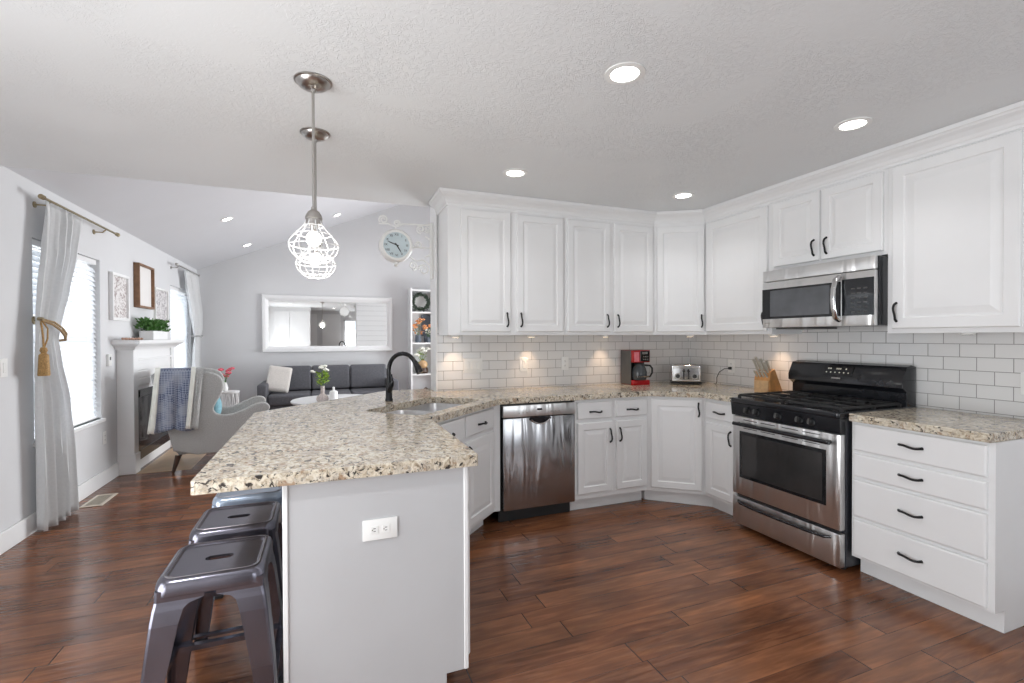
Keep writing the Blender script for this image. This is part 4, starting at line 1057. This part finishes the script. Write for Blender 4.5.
# side table with flowers
t = thing('side_table', 'small white side table behind the armchair', 'table', (-1.235, 7.75, 0))
MB().lathe([(0, .575), (.115, .575), (.12, .585), (.12, .60), (.115, .605), (0, .605)], 32).build('tabletop', 'white_trim', t)
m = MB()
for k in range(12):
    a = 2 * pi * k / 12; b = a + .5
    m.tube([(.10 * cos(a), .10 * sin(a), .01), (.11 * cos(b), .11 * sin(b), .575)], .006, 6); m.tube([(.10 * cos(a), .10 * sin(a), .01), (.11 * cos(a - .5), .11 * sin(a - .5), .575)], .006, 6)
m.tube([(.10 * cos(2 * pi * k / 24), .10 * sin(2 * pi * k / 24), .008) for k in range(24)], .007, 6, closed=True); m.build('lattice_base', 'white_trim', t)
def bouquet(t, vase, vmat, stems, petal, leafm, spread, h0, h1, nst, npet=6, pr=.028, seed=1, leaves=40):
    MB().lathe(vase, 24).build('vase', vmat, t); random.seed(seed)
    ms, mp, ml = MB(), MB(), MB()
    for i in range(nst):
        a = 2 * pi * i / nst + random.uniform(-.3, .3); r = spread * random.uniform(.35, 1); z = random.uniform(h0, h1)
        top = Vector((r * cos(a), r * sin(a), z)); ms.tube([(0, 0, vase[-1][1] * .5), (top.x * .4, top.y * .4, (vase[-1][1] + z) / 2), top], .0022, 5)
        for k in range(npet):
            b = 2 * pi * k / npet; mp.sphere(top + Vector((cos(b) * pr * .6, sin(b) * pr * .6, random.uniform(-.2, .3) * pr)), pr * .62, 1, (1, 1, .75), pr * .06)
        mp.sphere(top + Vector((0, 0, pr * .3)), pr * .5, 1)
    for i in range(leaves):
        a = random.uniform(0, 6.28); r = random.uniform(0, spread * .8); z = random.uniform(vase[-1][1], h0 + (h1 - h0) * .4)
        ml.leaf((r * cos(a) * .6, r * sin(a) * .6, z), (cos(a), sin(a), random.uniform(-.3, .9)), random.uniform(.05, .08), .035, random.uniform(-1, 1))
    ms.build('stems', 'green', t); mp.build('blossoms', petal, t); ml.build('leaves', leafm, t)
t = thing('flower_vase', 'pink flowers in a small vase on the side table behind the armchair', 'flowers', (-1.30, 7.76, .606))
bouquet(t, [(0, 0), (.035, 0), (.045, .04), (.03, .10), (.02, .12)], 'plastic', 5, 'pink', 'green', .10, .17, .34, 7, 5, .036, 5, 14)

# ------------------------------------------------------------------ sofa
SX0, SX1, SYF, SYB = -.94, 1.16, 8.12, 8.98
t = thing('sofa', 'charcoal three-seat sofa against the far wall below the mirror', 'sofa', (SX0, SYF, 0)); w = SX1 - SX0; d = SYB - SYF
MB().box(.02, w - .02, .04, d, .10, .30, .02, 2).build('base', 'sofa', t)
for x in (0, w - .13): MB().box(x, x + .13, 0, d, .09, .64, .03, 3).build('armrest', 'sofa', t)
MB().box(.10, w - .10, d - .16, d, .30, .80, .03, 2).build('back_frame', 'sofa', t)
cw = (w - .26) / 3
for i in range(3):
    MB().box(.13 + i * cw + .003, .13 + (i + 1) * cw - .003, .02, d - .18, .30, .47, .045, 4).build('seat_cushion', 'sofa', t)
    T = Matrix.Translation((0, d - .20, .47)) @ Matrix.Rotation(radians(-9), 4, 'X')
    MB().box(.13 + i * cw + .003, .13 + (i + 1) * cw - .003, -.09, .06, 0, .41, .045, 4, T=T).build('back_cushion', 'sofa', t)
for x in (.08, w - .08):
    for y in (.08, d - .08): MB().tube([(x, y, .10), (x, y, .001)], [.022, .016], 8).build('leg', 'dark_wood', t)
t = thing('sofa_pillow', 'cream woven pillow leaning at the left end of the sofa', 'pillow', (-.67, 8.50, .475), 0)
m = MB(); L = []
for yy, s in ((-.05, .72), (-.045, .86), (-.02, .97), (0, 1), (.02, .97), (.045, .86), (.05, .72)):
    L.append([(p[0] * s, yy, p[1] * s) for p in rrect(0, 0, .17, .21, .03, 4)])
m.rings(L); m.sm = True; o = m.build('cushion', 'cream', t, loc=(0, 0, .215), rot=(radians(-18), radians(9), 0))

# coffee table and what stands on it
t = thing('coffee_table', 'round white coffee table before the sofa', 'table', (.14, 7.55, 0))
MB().lathe([(0, .405), (.56, .405), (.585, .42), (.59, .44), (.58, .45), (0, .45)], 48).build('tabletop', 'white_trim', t)
for k in range(4):
    a = pi / 4 + k * pi / 2; MB().tube([(.36 * cos(a), .36 * sin(a), .405), (.44 * cos(a), .44 * sin(a), .002)], [.025, .016], 10).build('leg', 'tan_wood', t)
t = thing('flower_vase', 'white flowers with bright green leaves in a knitted-look vase on the coffee table', 'flowers', (-.02, 7.32, .451))
bouquet(t, [(0, 0), (.075, 0), (.085, .03), (.075, .07), (.04, .095), (.026, .11), (.026, .20), (.03, .215)], flat('pale_ribbed_ceramic', (.55, .48, .46), .6, var=.3, scale=60, bump=.6, bscale=80), 5, 'petal', 'green_light', .13, .40, .50, 6, 5, .032, 4, 90)
t = thing('white_bottle', 'small white bottle beside the flower vase on the coffee table', 'bottle', (.125, 7.25, .451))
MB().lathe([(0, 0), (.052, 0), (.055, .01), (.055, .13), (.048, .145), (.016, .155), (.014, .19), (.018, .20), (0, .205)], 24).build('body', 'white_trim', t)

# ------------------------------------------------------------------ mirror
t = thing('wall_mirror', 'wide white framed mirror on the far wall above the sofa', 'mirror', (.106, YF, 1.105))
w, h = 1.072, .975
m = MB(); LL = []
for o_, y in ((0, -.002), (0, -.035), (.012, -.045), (.055, -.040), (.075, -.028), (.095, -.016), (.10, -.012)):
    LL.append([(-w + o_, y, o_), (w - o_, y, o_), (w - o_, y, h - o_), (-w + o_, y, h - o_)])
m.rings(LL, cap0=True, cap1=False); m.build('frame', 'white_trim', t)
MB().box(-w + .098, w - .098, -.012, -.006, .098, h - .098).build('mirror_glass', 'mirror', t)

# ------------------------------------------------------------------ bookshelf with contents
BX0, BX1, BY0 = 1.465, 2.085, 8.76
t = thing('bookshelf', 'tall narrow white open bookshelf at the far wall beside the tiled wall end', 'shelf', (BX0, BY0, 0)); w = BX1 - BX0; dpt = YF - BY0 - .004
for x in (0, w - .03): MB().box(x, x + .03, 0, dpt, .001, 2.25, .002, 1).build('side_panel', 'white_trim', t)
MB().box(.03, w - .03, dpt - .012, dpt, .02, 2.25).build('back_panel', 'wall', t)
SZ = [.10, .685, 1.255, 1.82]
for z in SZ + [2.225]: MB().box(.03, w - .03, 0, dpt - .012, z - .028, z, .002, 1).build('shelf_board', 'white_trim', t)
t = thing('wreath', 'dark green leafy wreath on the top level of the bookshelf', 'wreath', (1.67, 8.87, 1.821))
m = MB(); random.seed(9)
for i in range(620):
    a = random.uniform(0, 2 * pi); R = .135 + random.gauss(0, .018); p = (R * cos(a), random.gauss(0, .022), .185 + R * sin(a))
    m.leaf(p, (cos(a + 1.2) + random.uniform(-.5, .5), random.uniform(-1, .4), sin(a + 1.2) + random.uniform(-.5, .5)), random.uniform(.03, .05), .018, random.uniform(0, 6))
m.build('foliage', 'green_dark', t)
MB().tube([(.135 * cos(2 * pi * k / 32), 0, .185 + .135 * sin(2 * pi * k / 32)) for k in range(32)], .018, 8, closed=True).build('ring', 'green_dark', t)
t = thing('white_plate', 'round white plate standing behind the wreath', 'plate', (1.67, 8.96, 1.821))
MB().lathe([(0, 0), (.10, .0), (.16, .012), (.16, .018), (.09, .007), (0, .006)], 32, T=Matrix.Translation((0, 0, .165)) @ Matrix.Rotation(pi / 2, 4, 'X')).build('dish', 'plastic', t)
t = thing('framed_picture', 'dark grey picture leaning on the second shelf of the bookshelf', 'picture', (1.86, 9.03, 1.256))
m = frame(MB(), -.15, .15, .12, .52, .012, -.01, .01, .001); m.box(-.10, .10, -.02, .02, 0, .12); m.build('frame', 'dark_grey', t); MB().box(-.14, .14, -.006, .006, .13, .51).build('print', 'dark_grey', t)
t = thing('flower_vase', 'orange flowers in a dark vase on the second bookshelf level', 'flowers', (1.62, 8.88, 1.256))
bouquet(t, [(0, 0), (.05, 0), (.055, .03), (.05, .13), (.048, .14)], 'dark_grey', 5, 'orange', 'orange', .13, .24, .44, 9, 5, .035, 11, 10)
t = thing('flower_vase', 'cream and orange flowers before the dark picture on the bookshelf', 'flowers', (1.80, 8.84, 1.256))
bouquet(t, [(0, 0), (.03, 0), (.035, .05), (.025, .10)], 'dark_grey', 5, 'orange', 'petal', .11, .20, .34, 6, 5, .04, 13, 18)
t = thing('flower_pot', 'white flowers in a dark brown pot on the third bookshelf level', 'flowers', (1.70, 8.90, .686))
bouquet(t, [(0, 0), (.09, 0), (.11, .03), (.10, .10), (.09, .11)], 'dark_wood', 5, 'petal', 'green_light', .12, .34, .46, 6, 6, .05, 17, 50)
m = MB(); m.sphere((1.70, 8.86, .80 + .05), .085, 2, (1, 1, 1), .006); tag(m.build('woven_ball', 'tan_wood'), 'tan woven ball resting in the pot under the white flowers', 'ornament')
t = thing('small_figurine', 'small dark ornament on the lowest visible bookshelf level', 'ornament', (1.76, 8.88, .101))
MB().lathe([(0, 0), (.07, 0), (.06, .05), (.03, .12), (.05, .22), (.04, .30), (0, .33)], 16).build('body', 'dark_wood', t)

# ------------------------------------------------------------------ clock on its scroll bracket
CY = 3.93; CX, CZ, CR = .542, 2.082, .130
t = thing('bracket_clock', 'round white two-sided clock on a scrolled bracket at the wall end', 'clock', (CX, CY, CZ))
T = Matrix.Rotation(pi / 2, 4, 'X')
MB().lathe([(0, -.045), (.100, -.045), (.104, -.052), (.118, -.052), (CR, -.035), (CR, .035), (.118, .052), (.104, .052), (.100, .045), (0, .045)], 40, T=T).build('case', 'plastic', t)
fc = MB().lathe([(0, .0455), (.103, .0455), (.103, .048), (0, .048)], 40, T=T).build('clock_face', 'clock_face', t)
for i, s in enumerate(('XII', 'I', 'II', 'III', 'IV', 'V', 'VI', 'VII', 'VIII', 'IX', 'X', 'XI')):
    a = pi / 2 - i * pi / 6; me = text_mesh(s, .026); me.materials.append(M['black_matte']); o = bpy.data.objects.new('numeral', me); C.objects.link(o); o.parent = fc
    o.matrix_local = Matrix.Translation((.082 * cos(a), -.0488, .082 * sin(a))) @ Matrix.Rotation(pi / 2, 4, 'X')
def hand(deg, L, w):
    a = radians(90 - deg); d = Vector((cos(a), 0, sin(a))); n = Vector((-sin(a), 0, cos(a)))
    m = MB(); p = [-d * .018 - n * w, d * L * .7 - n * w * .9, d * L, d * L * .7 + n * w * .9, -d * .018 + n * w]
    m.rings([[tuple(q + Vector((0, -.0495, 0))) for q in p], [tuple(q + Vector((0, -.051, 0))) for q in p]]); m.build('clock_hand', 'black_matte', t)
hand(291, .078, .004); hand(148, .072, .004)
def spiral(cx, cz, r0, r1, a0, turns, n=26):
    return [(cx + (r0 + (r1 - r0) * k / n) * cos(radians(a0) + 2 * pi * turns * k / n), 0, cz + (r0 + (r1 - r0) * k / n) * sin(radians(a0) + 2 * pi * turns * k / n)) for k in range(n + 1)]
m = MB(); bx = XE - .013 - CX
for sp in (spiral(-.095, .205, .008, .036, 0, 1.6), spiral(.01, .185, .006, .024, 180, -1.5), spiral(.20, .150, .008, .036, 90, 1.5), spiral(.255, .155, .006, .028, 0, -1.4),
           spiral(.215, 0, .075, .095, -75, .42), spiral(.135, -.150, .008, .036, 90, -1.5), spiral(.225, -.180, .010, .046, 0, 1.5), spiral(.185, .02, .006, .03, 90, 1.3)):
    m.tube(sp, .007, 8)
m.tube([(0, 0, .128), (0, 0, .155), (.05, 0, .18), (.13, 0, .185), (.20, 0, .186), (bx - .02, 0, .19)], .007, 8)
m.tube([(.11, 0, -.08), (.16, 0, -.11), (.22, 0, -.10), (bx - .02, 0, -.14)], .007, 8); m.tube([(.128, 0, .0), (bx - .02, 0, .0)], .006, 8)
m.tube([(-.131, 0, .17), (-.06, 0, .175), (0, 0, .155)], .006, 8)
m.build('scroll_bracket', 'plastic', t)
MB().box(bx - .022, bx - .0005, -.022, .022, -.255, .205, .006, 2).build('wall_plate', 'plastic', t)
MB().lathe([(0, -.165), (.012, -.160), (.018, -.150), (.010, -.138), (.014, -.125)], 14).build('finial', 'plastic', t)
